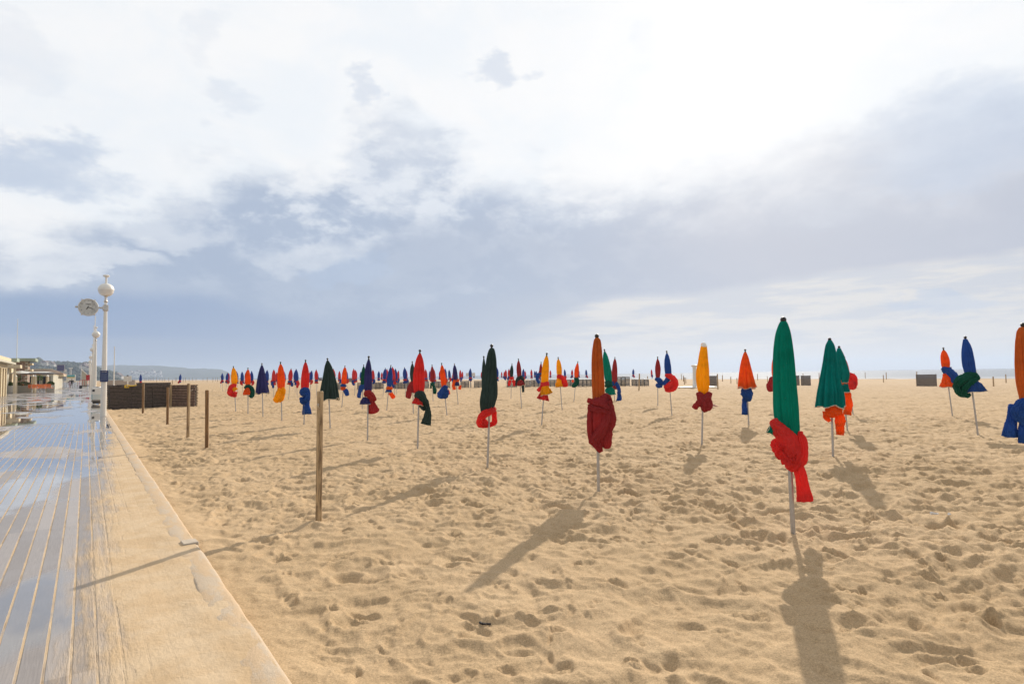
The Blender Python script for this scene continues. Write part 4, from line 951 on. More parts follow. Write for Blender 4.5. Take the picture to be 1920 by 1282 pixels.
M_or = pbr('orange_seat', (.85, .22, .07), .6); M_gray = pbr('grey_tube', (.38, .39, .41), .45, .3)
M_wood, n, out = mat('weathered_wood')
t = n.new('ShaderNodeTexCoord'); p = n.new('ShaderNodeBsdfPrincipled'); o_ = t.outputs['Object']
g1_ = n.noise(n.vmath('MULTIPLY', o_, (22, 22, 1.6)), 2, 6, .65, .4); g2_ = n.noise(n.vmath('MULTIPLY', o_, (5, 5, .8)), 2.2, 4, .6)
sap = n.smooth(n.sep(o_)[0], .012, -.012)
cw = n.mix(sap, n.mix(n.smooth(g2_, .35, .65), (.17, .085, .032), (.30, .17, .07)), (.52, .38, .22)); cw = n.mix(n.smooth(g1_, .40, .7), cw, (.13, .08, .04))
n.put(p.inputs['Base Color'], cw); p.inputs['Roughness'].default_value = .75; n.l.new(n.bump(g1_, .4, .006), p.inputs['Normal']); n.l.new(p.outputs[0], out.inputs[0])
M_slat = pbr('tarred_slats', (.11, .085, .068), .8, 0, .45, 9, .4, 60); M_slat_lit = pbr('brown_slats_lit', (.24, .16, .12), .8, 0, .4, 9, .4, 60)  # second slat tone is lighter: highlights on slat edges put into the colour

def lamp_post(k, d_=.60, Hh=6.4):
    p_ = P(26.4/U2.y*0+LS*k, d_, 0); o = empty('street_lamp', p_, RZN, None, 'street lamp', 'white globe lamps along the promenade edge')
    MB().lathe([(.115, 0), (.112, .9), (.10, 2.2), (.072, 4.4), (.055, 5.15), (.052, 5.28)], 24).build('post', M_white, o, True)
    MB().lathe([(.075, 0), (.09, .03), (.055, .08), (.055, .24), (.12, .30)], 20, (0, 0, 5.05)).build('collar', M_steel, o, True)
    sph = [(.305*math.sin(a), -.30*math.cos(a)) for a in np.linspace(.55, 1.62, 12)]
    gl = MB().lathe([(.05, sph[0][1])]+sph, 32, (0, 0, 5.60)).build('globe', M_glass, o, True)
    sp2 = [(.315*math.sin(a), -.30*math.cos(a)) for a in np.linspace(1.55, 2.75, 12)]
    MB().lathe([(.25, -.01)]+sp2+[(.05, .29)], 32, (0, 0, 5.60)).build('globe_cap', M_white, gl, True)
    MB().lathe([(.12, 0), (.12, .03), (.045, .04), (.04, .33), (.12, .36), (.13, .41), (.09, .44)], 20, (0, 0, 5.84)).build('top_vent', M_white, o, True)
    return o
s1, d1 = SD(gp(193.5, 780, 0)); LS = s1
lamps = []
for k, lb in enumerate(['tallest white globe lamp, nearest, carrying the round clock', 'second white globe lamp along the promenade, behind the striped bin', 'third white globe lamp along the promenade edge', 'fourth white globe lamp along the promenade edge', 'fifth white globe lamp along the promenade edge', 'farthest white globe lamp along the promenade edge']):
    if k == 0: l0 = lamp_post(1, d1)
    else: l0 = copy_tree(lamps[0]); l0.location = P(LS*(k+1)-.0*k, d1+.0, 0)
    l0['label'] = lb; lamps.append(l0)
LP = P(LS, d1, 0)
# clock shaped like a wristwatch
cc_ = onS(165.5, 576, LS); rad = 19.0/1150*26.4/ (1.0)*1.06
Mc = Matrix(((N3.x, -U3.x*-1*-1, 0, cc_.x), (N3.y, U3.y, 0, cc_.y), (0, 0, 1, cc_.z), (0, 0, 0, 1)))
ck = empty('street_clock', cc_, RZN, 'round white clock shaped like a wristwatch on the nearest lamp post', 'clock')
# local frame: x towards the sea, y along the promenade (away), z up; the dial looks towards -y
R_ = .375
MB().lathe([(R_*.905, .04), (R_*.90, -.075), (R_*.96, -.095), (R_*1.0, -.08), (R_*1.02, -.02), (R_*1.02, .05), (R_*.93, .09), (.001, .10)], 48, (0, 0, 0), (0, 1, 0)).build('case', M_whited, ck, True)
face = MB().lathe([(.001, -.066), (R_*.905, -.066)], 48, (0, 0, 0), (0, 1, 0)).build('dial', M_face, ck, True)
numv = MB()
def place_text(me, x, z, y=-.072):
    vs = [(v.co.x+x, y-v.co.z, v.co.y+z) for v in me.vertices]; fs = [tuple(p_.vertices) for p_ in me.polygons]; numv.add(vs, fs)
for h in range(1, 13):
    a = math.radians(90-30*h); place_text(text_mesh(str(h), .066, M_ink), math.cos(a)*R_*.74, math.sin(a)*R_*.74)
numv.build('numerals', pbr('numeral_grey', (.13, .15, .17), .5), face)
numv = MB(); place_text(text_mesh('LONGINES', .045, M_ink), 0, R_*.38)
place_text(text_mesh('v', .06, M_ink), 0, R_*.26)
for s_ in (-1, 1): numv.add([(0, -.072, R_*.29), (s_*.09, -.072, R_*.315), (s_*.075, -.072, R_*.285), (0, -.072, R_*.265)], [(0, 1, 2, 3)])
numv.build('wordmark', M_ink, face)
def hand(ang, L_, w_, nm, yy):
    a = math.radians(90-ang); dx_, dz_ = math.cos(a), math.sin(a); b = MB()
    b.prism([(-dx_*.05-dz_*w_*.4, yy, -dz_*.05+dx_*w_*.4), (dx_*L_*.4-dz_*w_, yy, dz_*L_*.4+dx_*w_), (dx_*L_, yy, dz_*L_), (dx_*L_*.4+dz_*w_, yy, dz_*L_*.4-dx_*w_), (-dx_*.05+dz_*w_*.4, yy, -dz_*.05-dx_*w_*.4)], (0, -1, 0), .004); b.build(nm, M_ink, face)
hand(112, R_*.72, .013, 'minute_hand', -.078); hand(216, R_*.42, .016, 'hour_hand', -.084)
MB().rod((0, -.066, 0), (0, -.095, 0), .028, .02, 16).build('hub', M_ink, face, True)
for s_ in (-1, 1):
    for v_ in (-1, 1):
        b = MB(); x0 = s_*R_*.58; z0 = v_*R_*.80
        b.prism([(x0-.045, -.03, z0), (x0+.045, -.03, z0), (x0+.035+s_*.01, -.03, z0+v_*.04), (x0+s_*.035+.01, -.03, z0+v_*.06), (x0-.03+s_*.02, -.03, z0+v_*.04)], (0, 1, 0), .07); b.build('lug', M_whited, ck)
MB().lathe([(.02, 0), (.035, .02), (.045, .04), (.045, .09), (.03, .10)], 14, (-R_*1.0, 0, 0), (-1, 0, 0)).build('crown', M_steel, ck, True)
dl = (LP-cc_); xl = dl.x*N3.x+dl.y*N3.y
b = MB(); b.rod((R_*1.0, 0, 0), (xl-.06, 0, 0), .035, .05, 12); b.box((xl, 0, 0), (.22, .22, .26), 0, .02); b.build('bracket', M_steel, ck)
# notice board on the lamp post
nb = empty('notice_board', P(LS-.14, d1, 1.76), RZN, 'small dark blue notice board strapped to the nearest lamp post', 'sign')
MB().box((0, 0, 0), (.30, .03, .50), 0, .008).build('panel', M_blue, nb)
numv = MB(); place_text(text_mesh('LONGINES', .042, M_white), 0, .19, -.018)
M_dim = pbr('pale_ink', (.16, .22, .36), .5)
numv.build('heading', M_white, nb); 
rr_ = random.Random(3); b = MB()
for i in range(13):
    z = .13-i*.026; x0 = -.11
    while x0 < .10:
        w_ = min(rr_.uniform(.015, .05), .115-x0); b.box((x0+w_/2, -.017, z), (w_, .002, .012)); x0 += w_+.01
b.build('small_print', M_dim, nb)
# masts
def mast(px, ytop, s_, lab, d_=None, r=.055, name='flagpole'):
    b_ = onS(px, 700, s_); tp = onS(px, ytop, s_).z
    o = empty(name, (b_.x, b_.y, 0), RZN, lab, 'flagpole', 'white flagpoles')
    MB().lathe([(r, 0), (r*.95, tp*.4), (r*.55, tp-.06)], 14).build('pole', M_white, o, True)
    MB().lathe([(r*.5, -.06), (r*.95, -.03), (r*.8, 0), (.001, .02)], 12, (0, 0, tp)).build('cap', M_white, o, True)
    return o
mast(176.3, 593, LS*2.06, 'tall white mast rising behind the clock, beside the second lamp')
mast(174.3, 610, LS*2.45, 'white mast just left of and beyond the one behind the clock')
mast(30.5, 598, 118, 'lone white flagpole above the brick pavilion at far left', r=.06)
mast(152, 683, 190, 'small white mast beside the gabled hut')
q = onS(213.8, 700, 60); mast(213.8, 650, 60, 'thin white flagpole standing behind the dark slatted panels', r=.05)

def litter_bin(q, Hh, lab, stripes=True):
    o = empty('litter_bin', q, RZN, lab, 'litter bin')
    w = .62 if stripes else .55
    MB().box((0, 0, .10), (w*.78, w*.6, .14), 0, .02).build('foot', M_dark, o)
    MB().box((0, 0, .19), (w*1.02, w*.86, .12), 0, .05).build('base', pbr('bin_base', (.16, .14, .12), .7), o)
    bd = MB().box((0, 0, .24+(Hh-.24)/2), (w, w*.82, Hh-.24), 0, .06).build('body', M_white, o, False)
    if stripes:
        for i in range(4): MB().box((0, 0, .36+i*.085), (w+.012, w*.82+.012, .035), 0, .015).build('stripe', M_teal, bd)
    MB().box((-w*.32, -w*.41, Hh*.80), (w*.22, .02, .14)).build('opening', M_dark, bd)
    MB().lathe([(w*.36, 0), (w*.34, .03), (.001, .035)], 20, (0, 0, Hh-.002)).build('lid', M_gray if stripes else M_dark, o, True)
q = gp(181.5, 757, 0); litter_bin(q, 1.12, 'white litter bin with four teal stripes beside the nearest lamp post')
q = gp(170.5, 723.5, 0); litter_bin((q.x, q.y, 0), 1.35, 'plain white litter bin with a dark foot, farther along the promenade', False)

# ------------------------------------------------------------------ posts on the sand
G2 = 'wooden posts in a row along the promenade'
def wpost(tx, ty, bx, by, w, lab, hook=0, square=False):
    g_ = gp(bx, by, -.09); g_ = gp(bx, by, szm(g_)); f_ = Vector((g_.x, g_.y, sz(g_))); top = at_depth(tx, ty, f_.y); ax = top-f_
    o = empty('wooden_post', f_, 0, lab, 'post', G2); o.rotation_euler = ax.to_track_quat('Z', 'Y').to_euler()
    L = ax.length; r = w/2/1150*f_.y; b = MB()
    if square: b.box((0, 0, L/2-.1), (r*2, r*1.7, L+.2), .25, r*.22)
    else: b.lathe([(r, -.2), (r, L-.012), (r*.92, L), (.001, L+.002)], 14)
    b.build('shaft', M_wood, o, not square)
    if hook:
        hk = MB(); pts = [(0, 0), (-.03, .0), (-.055, .012), (-.07, .035), (-.066, .055)]
        for a, c in zip(pts, pts[1:]): hk.rod((hook*(r-a[0])*-1, -.01, L*.87+a[1]), (hook*(r-c[0])*-1, -.01, L*.87+c[1]), .006, .006, 8)
        hk.build('hook', M_steel, o, True)
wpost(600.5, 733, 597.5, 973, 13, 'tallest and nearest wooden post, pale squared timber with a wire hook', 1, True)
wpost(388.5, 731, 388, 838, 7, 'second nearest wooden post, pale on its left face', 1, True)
wpost(354, 719, 352.5, 819, 5.5, 'brown wooden post third from the camera, in front of the slatted panels', 1)
wpost(314.8, 726, 314, 795, 4.6, 'short dark wooden post fourth from the camera')
wpost(268.6, 719, 268, 774, 4, 'farthest of the five posts, thin, before the darkest panel')
wpost(1199, 700.5, 1198, 732, 2.4, 'dark wooden post standing before the right end of the stacked loungers')

# ------------------------------------------------------------------ slatted panels
def slat_panel(a, b_, h, thick, ns, lab, m_=M_slat, posts=(), gap=.25, lean=0.0):
    a = Vector((a.x, a.y, 0)); b_ = Vector((b_.x, b_.y, 0)); L = (b_-a).length; rz = math.atan2(b_.y-a.y, b_.x-a.x); mid = (a+b_)/2
    zb = sz(mid)-.05; o = empty('slatted_windbreak', (mid.x, mid.y, zb), rz, lab, 'windbreak', 'dark slatted wooden windbreaks by the promenade')
    bb = MB(); rs = random.Random(int(L*100)); pitch = h/ns
    for i in range(ns):
        z = (i+.5)*pitch; dx_ = rs.uniform(-.03, .03); dy_ = rs.uniform(-.012, .012); dl_ = rs.uniform(-.05, .05)
        k_ = 3 if L > 3 else 1
        for j in range(k_):
            Lj = L/k_; x0 = -L/2+Lj*(j+.5); bb.box((x0+dx_, dy_-thick/2, z+rs.uniform(-.008, .008)), (Lj+dl_*.3-.02*(j > 0), .05, pitch*(1-gap))); bb.box((x0+dx_, thick/2, z), (Lj, .03, pitch*(1-gap)))
    bb.build('slats', m_, o)
    MB().box((0, 0, h*.49), (L-.08, thick*.6, h*.94)).build('gap_shade_panel', M_dark if gap < .3 else pbr('gap_shade', (.03, .02, .016), .9), o)  # dark inner panel: shade in the gaps between slats put into its colour
    for px_ in posts: MB().box((px_*L/2, -thick/2-.055, h*.5), (.12, .06, h*1.02), 0, .01).build('batten', M_wood, o)
    return o
A0 = gp(204, 767, -.09); A1 = gp(321, 761.5, -.09); B1 = gp(368, 761, -.09)
slat_panel(A0, A1, 1.40, .22, 17, 'long near-black slatted windbreak, nearest to the lamp post', gap=.32)
slat_panel(A1+Vector((.05, -.02, 0)), B1, 1.38, .30, 14, 'brown slatted windbreak with light slat edges, right end of the pair', M_slat_lit, (-.93,), gap=.38)
C0 = at_depth(257, 714, 47); C1 = at_depth(318, 714, 46); slat_panel(C0, C1, 1.58, .2, 14, 'dark slatted windbreak standing just behind the long black one', gap=.22)
D0 = at_depth(196, 709, 66); D1 = at_depth(251, 709, 78); slat_panel(D0, D1, 1.72, .3, 12, 'low dark slatted windbreak farthest back behind the thin flagpole', gap=.2)
D0 = onS(197.5, 720, LS+12); D1 = onS(203.5, 720, LS+10.8); slat_panel(Vector((D0.x, D0.y, 0))+N3*.3, Vector((D1.x, D1.y, 0))+N3*.5, 1.45, .6, 11, 'small stack of dark slats squeezed between lamp post and long black windbreak', gap=.35)
b = MB(); q0 = Vector((A0.x, A0.y, 0)); q1 = Vector((A1.x, A1.y, 0)); t_ = (q1-q0).normalized(); nn_ = Vector((t_.y, -t_.x, 0)); c0 = q0+t_*.75+nn_*.17+UZ*1.24
pts = [c0, c0+t_*.1+UZ*.03, c0+t_*.3+UZ*-.01, c0+t_*.5+UZ*-.01, c0+t_*.62+UZ*.03]
for a, c in zip(pts, pts[1:]): b.rod(a, c, .032, .03, 8)
b.rod(c0+UZ*.03, c0-UZ*.12, .03, .03, 8); b.rod(c0-UZ*.1+t_*.0, c0-UZ*.1+t_*.22, .028, .03, 8)
ys = b.build('yellow_strap', M_yel, None, True); tag(ys, 'yellow webbing strap hooked on the long black windbreak', 'strap')
# blank board on a post
def board_post(px0, px1, y0, y1, Y, ybase, lab, name='blank_sign', cap=False, m_=M_white):
    a = at_depth(px0, y0, Y); b_ = at_depth(px1, y1, Y); f_ = at_depth((px0+px1)/2, ybase, Y) if ybase else None
    mx = (a.x+b_.x)/2; z0 = szm(Vector((mx, Y, 0)))
    o = empty(name, (mx, Y, z0), 0, lab, 'sign'); w = b_.x-a.x; hh_ = a.z-b_.z
    MB().rod((0, .03, -.1), (0, .03, a.z-z0-.05), .05, .05, 12).build('post', M_white, o, True)
    MB().box((0, 0, (a.z+b_.z)/2-z0), (w, .03, hh_), 0, .008).build('board', m_, o)
    if cap: MB().box((0, .0, a.z-z0+.05), (.16, .08, .10), 0, .01).build('bracket', M_dark, o)
board_post(232, 246.5, 705, 714.5, 60, None, 'blank white sign board above the slatted windbreaks', cap=True, m_=M_whited)
board_post(873.5, 891, 699, 705.2, 84, 726, 'white T-shaped sign on a post among the stacked loungers')
q = gp(413.5, 727, -.1); zz = at_depth(413.5, 706, q.y).z; zs = sz(q)
o = empty('white_marker_post', (q.x, q.y, zs), 0, 'plain white marker post left of the parasol field', 'post')
MB().rod((0, 0, -.1), (0, 0, zz-zs-.08), .05, .05, 12).build('shaft', M_white, o, True); MB().lathe([(.05, 0), (.06, .04), (.04, .10), (.001, .12)], 12, (0, 0, zz-zs-.08)).build('cap', M_dark, o, True)
# beach shower column
q = gp(1303, 727, -.1); zs = szm(q); Y = q.y
o = empty('beach_shower', (q.x, Y, zs), 0, 'pale grey shower column on a low round-edged platform by the sea', 'beach shower')
hh_ = at_depth(1303, 684, Y).z-zs
MB().lathe([(.30, .10), (.25, .18), (.21, .45), (.19, hh_-.35), (.19, hh_-.28), (.26, hh_-.2), (.33, hh_-.12), (.33, hh_-.03), (.28, hh_)], 28).build('column', M_whited, o, True)
b = MB().box((.28, .3, .05), (3.9, 2.6, .12), 0, .03); b.build('platform', M_white, o)
MB().rod((-.19, -.05, hh_*.62), (-.30, -.08, hh_*.62), .02, .03, 10).build('shower_head', M_steel, o, True)
# grey woven panels
def woven(px0, px1, y0, ybase, lab, post=None):
    g_ = gp((px0+px1)/2, ybase, -.1); g_ = gp((px0+px1)/2, ybase, szm(g_)); Y = g_.y; a = at_depth(px0, y0, Y); b_ = at_depth(px1, y0, Y); zb = szm(g_)-.02
    o = empty('woven_windbreak', (g_.x, Y, zb), 0, lab, 'windbreak', 'grey woven windbreak screens near the sea'); w = b_.x-a.x; h = a.z-zb
    bb = MB(); nb_ = 22
    for i in range(nb_):
        z = (i+.5)*h/nb_; bb.box(((-1)**i*.012, (-1)**i*.004, z), (w-.02, .03, h/nb_*.92))
    bb.build('wattle', pbr('grey_wattle', (.115, .098, .092), .9, 0, .25, 14, .3, 80), o)
    for s_ in (-1, 1): MB().rod((s_*(w/2-.03), .035, -.1), (s_*(w/2-.03), .035, h+.04), .025, .025, 8).build('stake', M_wood, o, True)
woven(1328, 1344.5, 704.5, 724, 'grey woven windbreak screen right of the white-capped yellow parasol')
woven(1480, 1499.5, 704, 721.5, 'left of the two adjoining grey woven screens beside the nearest parasol')
woven(1502, 1520.5, 704, 721.8, 'right of the two adjoining grey woven screens beside the nearest parasol')
woven(1595, 1605, 703, 727, 'dark woven screen peeping out behind the red bundled parasol')
woven(1718.5, 1757, 702, 723.3, 'lone grey woven screen left of the leaning orange parasol')
woven(597.5, 603.5, 708, 713.5, 'tiny far grey screen left of the dark green cone parasol')
woven(653, 660.5, 709, 716, 'tiny far grey screen right of the slim orange parasol')

# stakes near the water
stk = empty('beach_stake', (0, 0, 0), 0, None, 'post', 'thin wooden stakes standing near the waterline')
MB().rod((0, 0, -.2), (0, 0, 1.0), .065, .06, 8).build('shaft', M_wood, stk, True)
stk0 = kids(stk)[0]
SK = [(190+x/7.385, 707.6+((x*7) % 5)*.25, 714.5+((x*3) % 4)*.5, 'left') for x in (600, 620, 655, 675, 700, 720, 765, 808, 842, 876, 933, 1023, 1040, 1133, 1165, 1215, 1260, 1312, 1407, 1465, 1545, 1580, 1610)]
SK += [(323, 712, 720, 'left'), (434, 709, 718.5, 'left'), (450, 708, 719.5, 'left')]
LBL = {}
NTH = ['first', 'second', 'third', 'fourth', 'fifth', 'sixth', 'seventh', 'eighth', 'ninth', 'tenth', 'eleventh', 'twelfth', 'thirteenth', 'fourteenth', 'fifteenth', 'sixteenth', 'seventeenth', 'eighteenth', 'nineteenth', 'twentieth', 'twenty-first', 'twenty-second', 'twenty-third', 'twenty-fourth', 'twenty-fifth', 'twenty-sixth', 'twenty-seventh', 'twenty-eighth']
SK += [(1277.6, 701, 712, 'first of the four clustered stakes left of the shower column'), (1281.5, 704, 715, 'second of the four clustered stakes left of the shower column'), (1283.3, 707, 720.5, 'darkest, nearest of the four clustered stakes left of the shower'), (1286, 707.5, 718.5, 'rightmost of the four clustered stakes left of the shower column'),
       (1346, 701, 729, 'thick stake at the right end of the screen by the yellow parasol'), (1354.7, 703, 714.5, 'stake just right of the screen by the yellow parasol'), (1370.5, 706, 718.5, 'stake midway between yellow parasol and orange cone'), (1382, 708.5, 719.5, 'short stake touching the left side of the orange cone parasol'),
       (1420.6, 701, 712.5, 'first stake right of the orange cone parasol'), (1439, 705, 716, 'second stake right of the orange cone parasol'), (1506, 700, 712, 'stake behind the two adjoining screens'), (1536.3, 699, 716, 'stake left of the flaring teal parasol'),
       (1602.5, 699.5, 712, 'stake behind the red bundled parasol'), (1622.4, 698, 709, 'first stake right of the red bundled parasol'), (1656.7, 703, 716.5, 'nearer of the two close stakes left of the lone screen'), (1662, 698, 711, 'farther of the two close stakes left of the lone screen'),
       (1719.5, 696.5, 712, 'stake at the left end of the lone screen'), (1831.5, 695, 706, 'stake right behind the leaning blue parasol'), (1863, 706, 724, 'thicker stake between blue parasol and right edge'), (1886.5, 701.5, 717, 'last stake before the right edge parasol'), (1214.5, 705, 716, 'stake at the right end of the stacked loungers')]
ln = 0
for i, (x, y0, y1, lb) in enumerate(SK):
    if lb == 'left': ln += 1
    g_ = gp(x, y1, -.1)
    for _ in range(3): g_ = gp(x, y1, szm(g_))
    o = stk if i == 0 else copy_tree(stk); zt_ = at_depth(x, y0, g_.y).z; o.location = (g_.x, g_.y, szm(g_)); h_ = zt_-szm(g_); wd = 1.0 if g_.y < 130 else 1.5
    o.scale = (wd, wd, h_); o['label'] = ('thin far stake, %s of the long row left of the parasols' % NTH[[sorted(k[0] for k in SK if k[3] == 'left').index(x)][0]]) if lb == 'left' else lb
# sun loungers in stacks
M_lng = pbr('grey_lounger', (.15, .15, .155), .55, 0, .15, 8); M_lng2 = pbr('white_sheet', (.72, .72, .72), .6)
def lounger():
    b = MB()
    for s_ in (-1, 1): b.box((s_*.29, 0, .10), (.04, 1.9, .07), 0, .01)
    for i in range(12): b.box((0, -.88+i*.16, .105), (.56, .11, .025))
    for s_ in (-1, 1):
        for t_ in (-1, 1): b.box((s_*.28, t_*.72, .035), (.05, .10, .09), 0, .01)
    for t_ in (-1, 1): b.box((0, t_*.94, .10), (.60, .03, .09), 0, .01)
    return b
lg = lounger().build('sun_lounger', M_lng); lg_used = False
ST = []
for x in (632, 640): ST.append((x, 7, 'behind slim orange parasol'))
for x in (675, 702, 708.5, 715): ST.append((x, 7, 'near green and navy parasols'))
for x in (737, 743, 749, 756, 762, 768): ST.append((x, 7, 'left of large red parasol'))
for x in (800, 818.5, 826, 839): ST.append((x, 7, 'right of large red parasol'))
for x in (868, 875, 893, 900.5): ST.append((x, 7, 'by the T-shaped sign'))
for x in (955, 965): ST.append((x, 7, 'behind small red-belted parasol'))
for i, x in enumerate(np.arange(990, 1112, 7.6)): ST.append((float(x), 7, 'in the long wall behind yellow parasols'))
for x in (1161, 1168.5, 1176): ST.append((x, 9, 'in the tall group right of rust parasol'))
for x in (1189, 1197, 1205, 1212): ST.append((x, 7, 'in the low group beside dark post'))
tot = 0
sc_ = {}
for x, n_, lb in ST:
    sc_[lb] = sc_.get(lb, 0)+1
    Y = 82+((x*13) % 3); q = at_depth(x, 720, Y); z0 = szm(q); rz = math.atan2(-q.x, q.y)+R(((x*7) % 9)-4)
    n2 = 5 if n_ == 7 else 7
    for j in range(n2):
        o = lg if not lg_used else lg.copy()
        if lg_used: COL.objects.link(o)
        lg_used = True; o.location = (q.x+((j*37+x) % 5-2)*.008, Y, z0+j*.175); o.rotation_euler = (0, 0, rz); o.scale = (1, 1, 1.2); tot += 1
        tag(o, 'grey lounger, %s, %s stack %s' % ('topmost' if j == n2-1 else 'lowest' if j == 0 else NTH[n2-1-j]+' down', NTH[sc_[lb]-1], lb.replace('in the', 'of the')), 'sun lounger', 'stacked grey sun loungers')
    if lb.startswith(('in the', 'right of')):
        tp_ = MB().box((0, 0, 0), (.56, 1.8, .03), 0, .01).build('cover_board', M_lng2); tp_.location = (q.x, Y, z0+n2*.175+.03); tp_.rotation_euler = (0, 0, rz)
        tag(tp_, 'white board atop the %s lounger stack %s' % (NTH[sc_[lb]-1], lb.replace('in the', 'of the')), 'cover', 'white boards on top of lounger stacks')
# litter
M_scr = pbr('scrap_dark', (.02, .018, .02), .6); M_scw = pbr('scrap_white', (.75, .75, .75), .6); M_scp = pbr('pink_foil', (.45, .22, .24), .35)
def scrap(px, py, pts, m_, lab, name, cat):
    q = gp(px, py, -.1); q = gp(px, py, szm(q)); z = sz(q); b = MB()
    for a, c in zip(pts, pts[1:]): b.rod(a, c, a[2]*.6+.006, c[2]*.5+.004, 7)
    o = b.build(name, m_, None, True); o.location = (q.x, q.y, z+.01); tag(o, lab, cat)
scrap(910, 1166, [(-.04, .03, .004), (-.02, .0, .007), (.01, .01, .002), (.035, -.01, .008)], M_scr, 'small dark twist of seaweed on the near sand', 'seaweed_scrap', 'seaweed')
scrap(1750, 963, [(-.03, 0, .02), (.03, .0, .012), (.07, .02, .008)], M_scw, 'white paper scrap on the trampled sand at right', 'paper_scrap', 'litter')
scrap(1779, 965, [(.0, 0, .02), (.02, .0, .012)], M_scw, 'tiny white scrap just right of the larger paper scrap', 'paper_scrap', 'litter')
scrap(1338, 763, [(-.08, 0, .06), (.02, .02, .07), (.12, 0, .03), (.22, -.02, .015)], M_scp, 'crumpled pinkish foil right of the knotted yellow parasol', 'foil_wrapper', 'litter')
# ------------------------------------------------------------------ far left: terrace and pavilions
def box_sd(s0, s1_, d0, d1_, z0, z1):     # box in promenade coordinates, as an 8-corner prism
    b = [P(s0, d0, z0), P(s1_, d0, z0), P(s1_, d1_, z0), P(s0, d1_, z0)]
    return b, (z1-z0)
def addbox(mb, o_, s0, s1_, d0, d1_, z0, z1):
    """o_ = (s,d) of the thing's origin; local x towards the sea, local y along"""
    return mb.box(((d0+d1_)/2-o_[1], (s0+s1_)/2-o_[0], (z0+z1)/2), (abs(d1_-d0), abs(s1_-s0), z1-z0))
def pavilion(name, s_, d_, lab, cat='pavilion'):
    return empty(name, P(s_, d_, 0), RZN, lab, cat), (s_, d_)
M_brick, n, out = mat('rubble_brick')
t = n.new('ShaderNodeTexCoord'); g = n.new('ShaderNodeNewGeometry'); p = n.new('ShaderNodeBsdfPrincipled'); p.inputs['Roughness'].default_value = .85
x_, y_, z_ = n.sep(t.outputs['Object']); br = n.new('ShaderNodeTexBrick'); n.l.new(n.comb(n.math('ADD', x_, y_), z_, 0), br.inputs['Vector'])
br.inputs['Scale'].default_value = 1; br.inputs['Brick Width'].default_value = .62; br.inputs['Row Height'].default_value = .30; br.inputs['Mortar Size'].default_value = .03
br.inputs['Color1'].default_value = (.20, .12, .09, 1); br.inputs['Color2'].default_value = (.30, .20, .15, 1); br.inputs['Mortar'].default_value = (.42, .36, .30, 1)
n.l.new(br.outputs[0], p.inputs['Base Color']); n.l.new(p.outputs[0], out.inputs[0])
sA, dA = SD(gp(12, 742)); 
o, og = pavilion('colonnade_pavilion', sA, dA, 'cream colonnaded pavilion with flat roof at the left edge')
for i in range(6): addbox(MB(), og, sA-.6-i*2.4, sA-.05-i*2.4, dA-.5, dA, 0, 2.95).build('column', M_cream, o)
for i in range(6): addbox(MB(), og, sA-1.25-i*2.4, sA-1.0-i*2.4, dA-.4, dA-.1, 0, 2.95).build('column', M_cream, o)
addbox(MB(), og, sA-16, sA-.1, dA-7, dA-1.4, 0, 3.0).build('wall', M_cream, o)
for i in range(5): addbox(MB(), og, sA-2.2-i*2.4, sA-1.3-i*2.4, dA-1.42, dA-1.37, 0, 2.1).build('door', M_dark, o)
addbox(MB(), og, sA-16, sA+.02, dA-7, dA+.02, 2.95, 3.35).build('beam', M_cream, o)
rf = addbox(MB(), og, sA-17, sA+.5, dA-8, dA+.7, 3.40, 3.60).build('roof', M_pale, o)
addbox(MB(), og, sA-17, sA+.3, dA-8, dA+.3, 3.60, 4.05).build('parapet', M_cream, rf)
# link wing
sL = sA+16; c0 = onS(33, 684, sL); dL = SD(c0)[1]; zr = c0.z
o, og = pavilion('link_wing', sL, dL, 'low link wing with thin white roof between colonnade and brick tower')
addbox(MB(), og, sL, sL+2.2, dL-9, dL-1.0, 0, zr-.45).build('wall', M_pale, o)
addbox(MB(), og, sL-.3, sL+2.5, dL-10, dL+.3, zr-.42, zr).build('roof', M_cream, o)
for i in range(5): addbox(MB(), og, sL-.1, sL+.15, dL-.4-i*1.25, dL-.15-i*1.25, 0, zr-.42).build('column', M_cream, o)
for i in range(3): addbox(MB(), og, sL-.03, sL+.02, dL-1.5-i*1.5-.9, dL-1.5-i*1.5, .8, 2.2).build('window', M_dark, o)
# green-edged upper roof
sG = sL+3.2; a_ = onS(33, 671, sG); zg = a_.z; dG = SD(a_)[1]
o, og = pavilion('green_roofed_hall', sG, dG, 'hall with pale green roof edge behind the colonnade')
addbox(MB(), og, sG, sG+3, dG-12, dG-.6, 0, zg-.5).build('wall', M_cream, o)
addbox(MB(), og, sG-.8, sG+3, dG-13, dG, zg-.5, zg-.05).build('roof', M_green, o)
# brick tower
sT = 112; r_ = SD(onS(58, 700, sT+5))[1]; a0 = SD(onS(25, 700, sT))[1]; a1 = SD(onS(51.5, 700, sT))[1]; zt_ = onS(40, 679, sT).z; zr0 = onS(40, 677, sT).z; zr1 = onS(40, 670, sT).z
o, og = pavilion('brick_tower', sT, a1, 'square brick tower pavilion with overhanging pale green slab roof')
addbox(MB(), og, sT, sT+4.5, a0, a1, 0, zr0).build('wall', M_brick, o)
for i in range(9): addbox(MB(), og, sT-.04, sT+.5, a1-.28, a1+.04, i*.5+.02, i*.5+.28).build('quoin', M_pale, o)
for z in (zr0-1.15, zr0-.25): addbox(MB(), og, sT+.8, sT+4.2, a1-.1, a1+.45, z-.25, z).build('string_course', M_cream, o)
addbox(MB(), og, sT-.6, sT+5.6, a0-1.0, a1+.9, zr0, zr1-.12).build('roof', M_green, o)
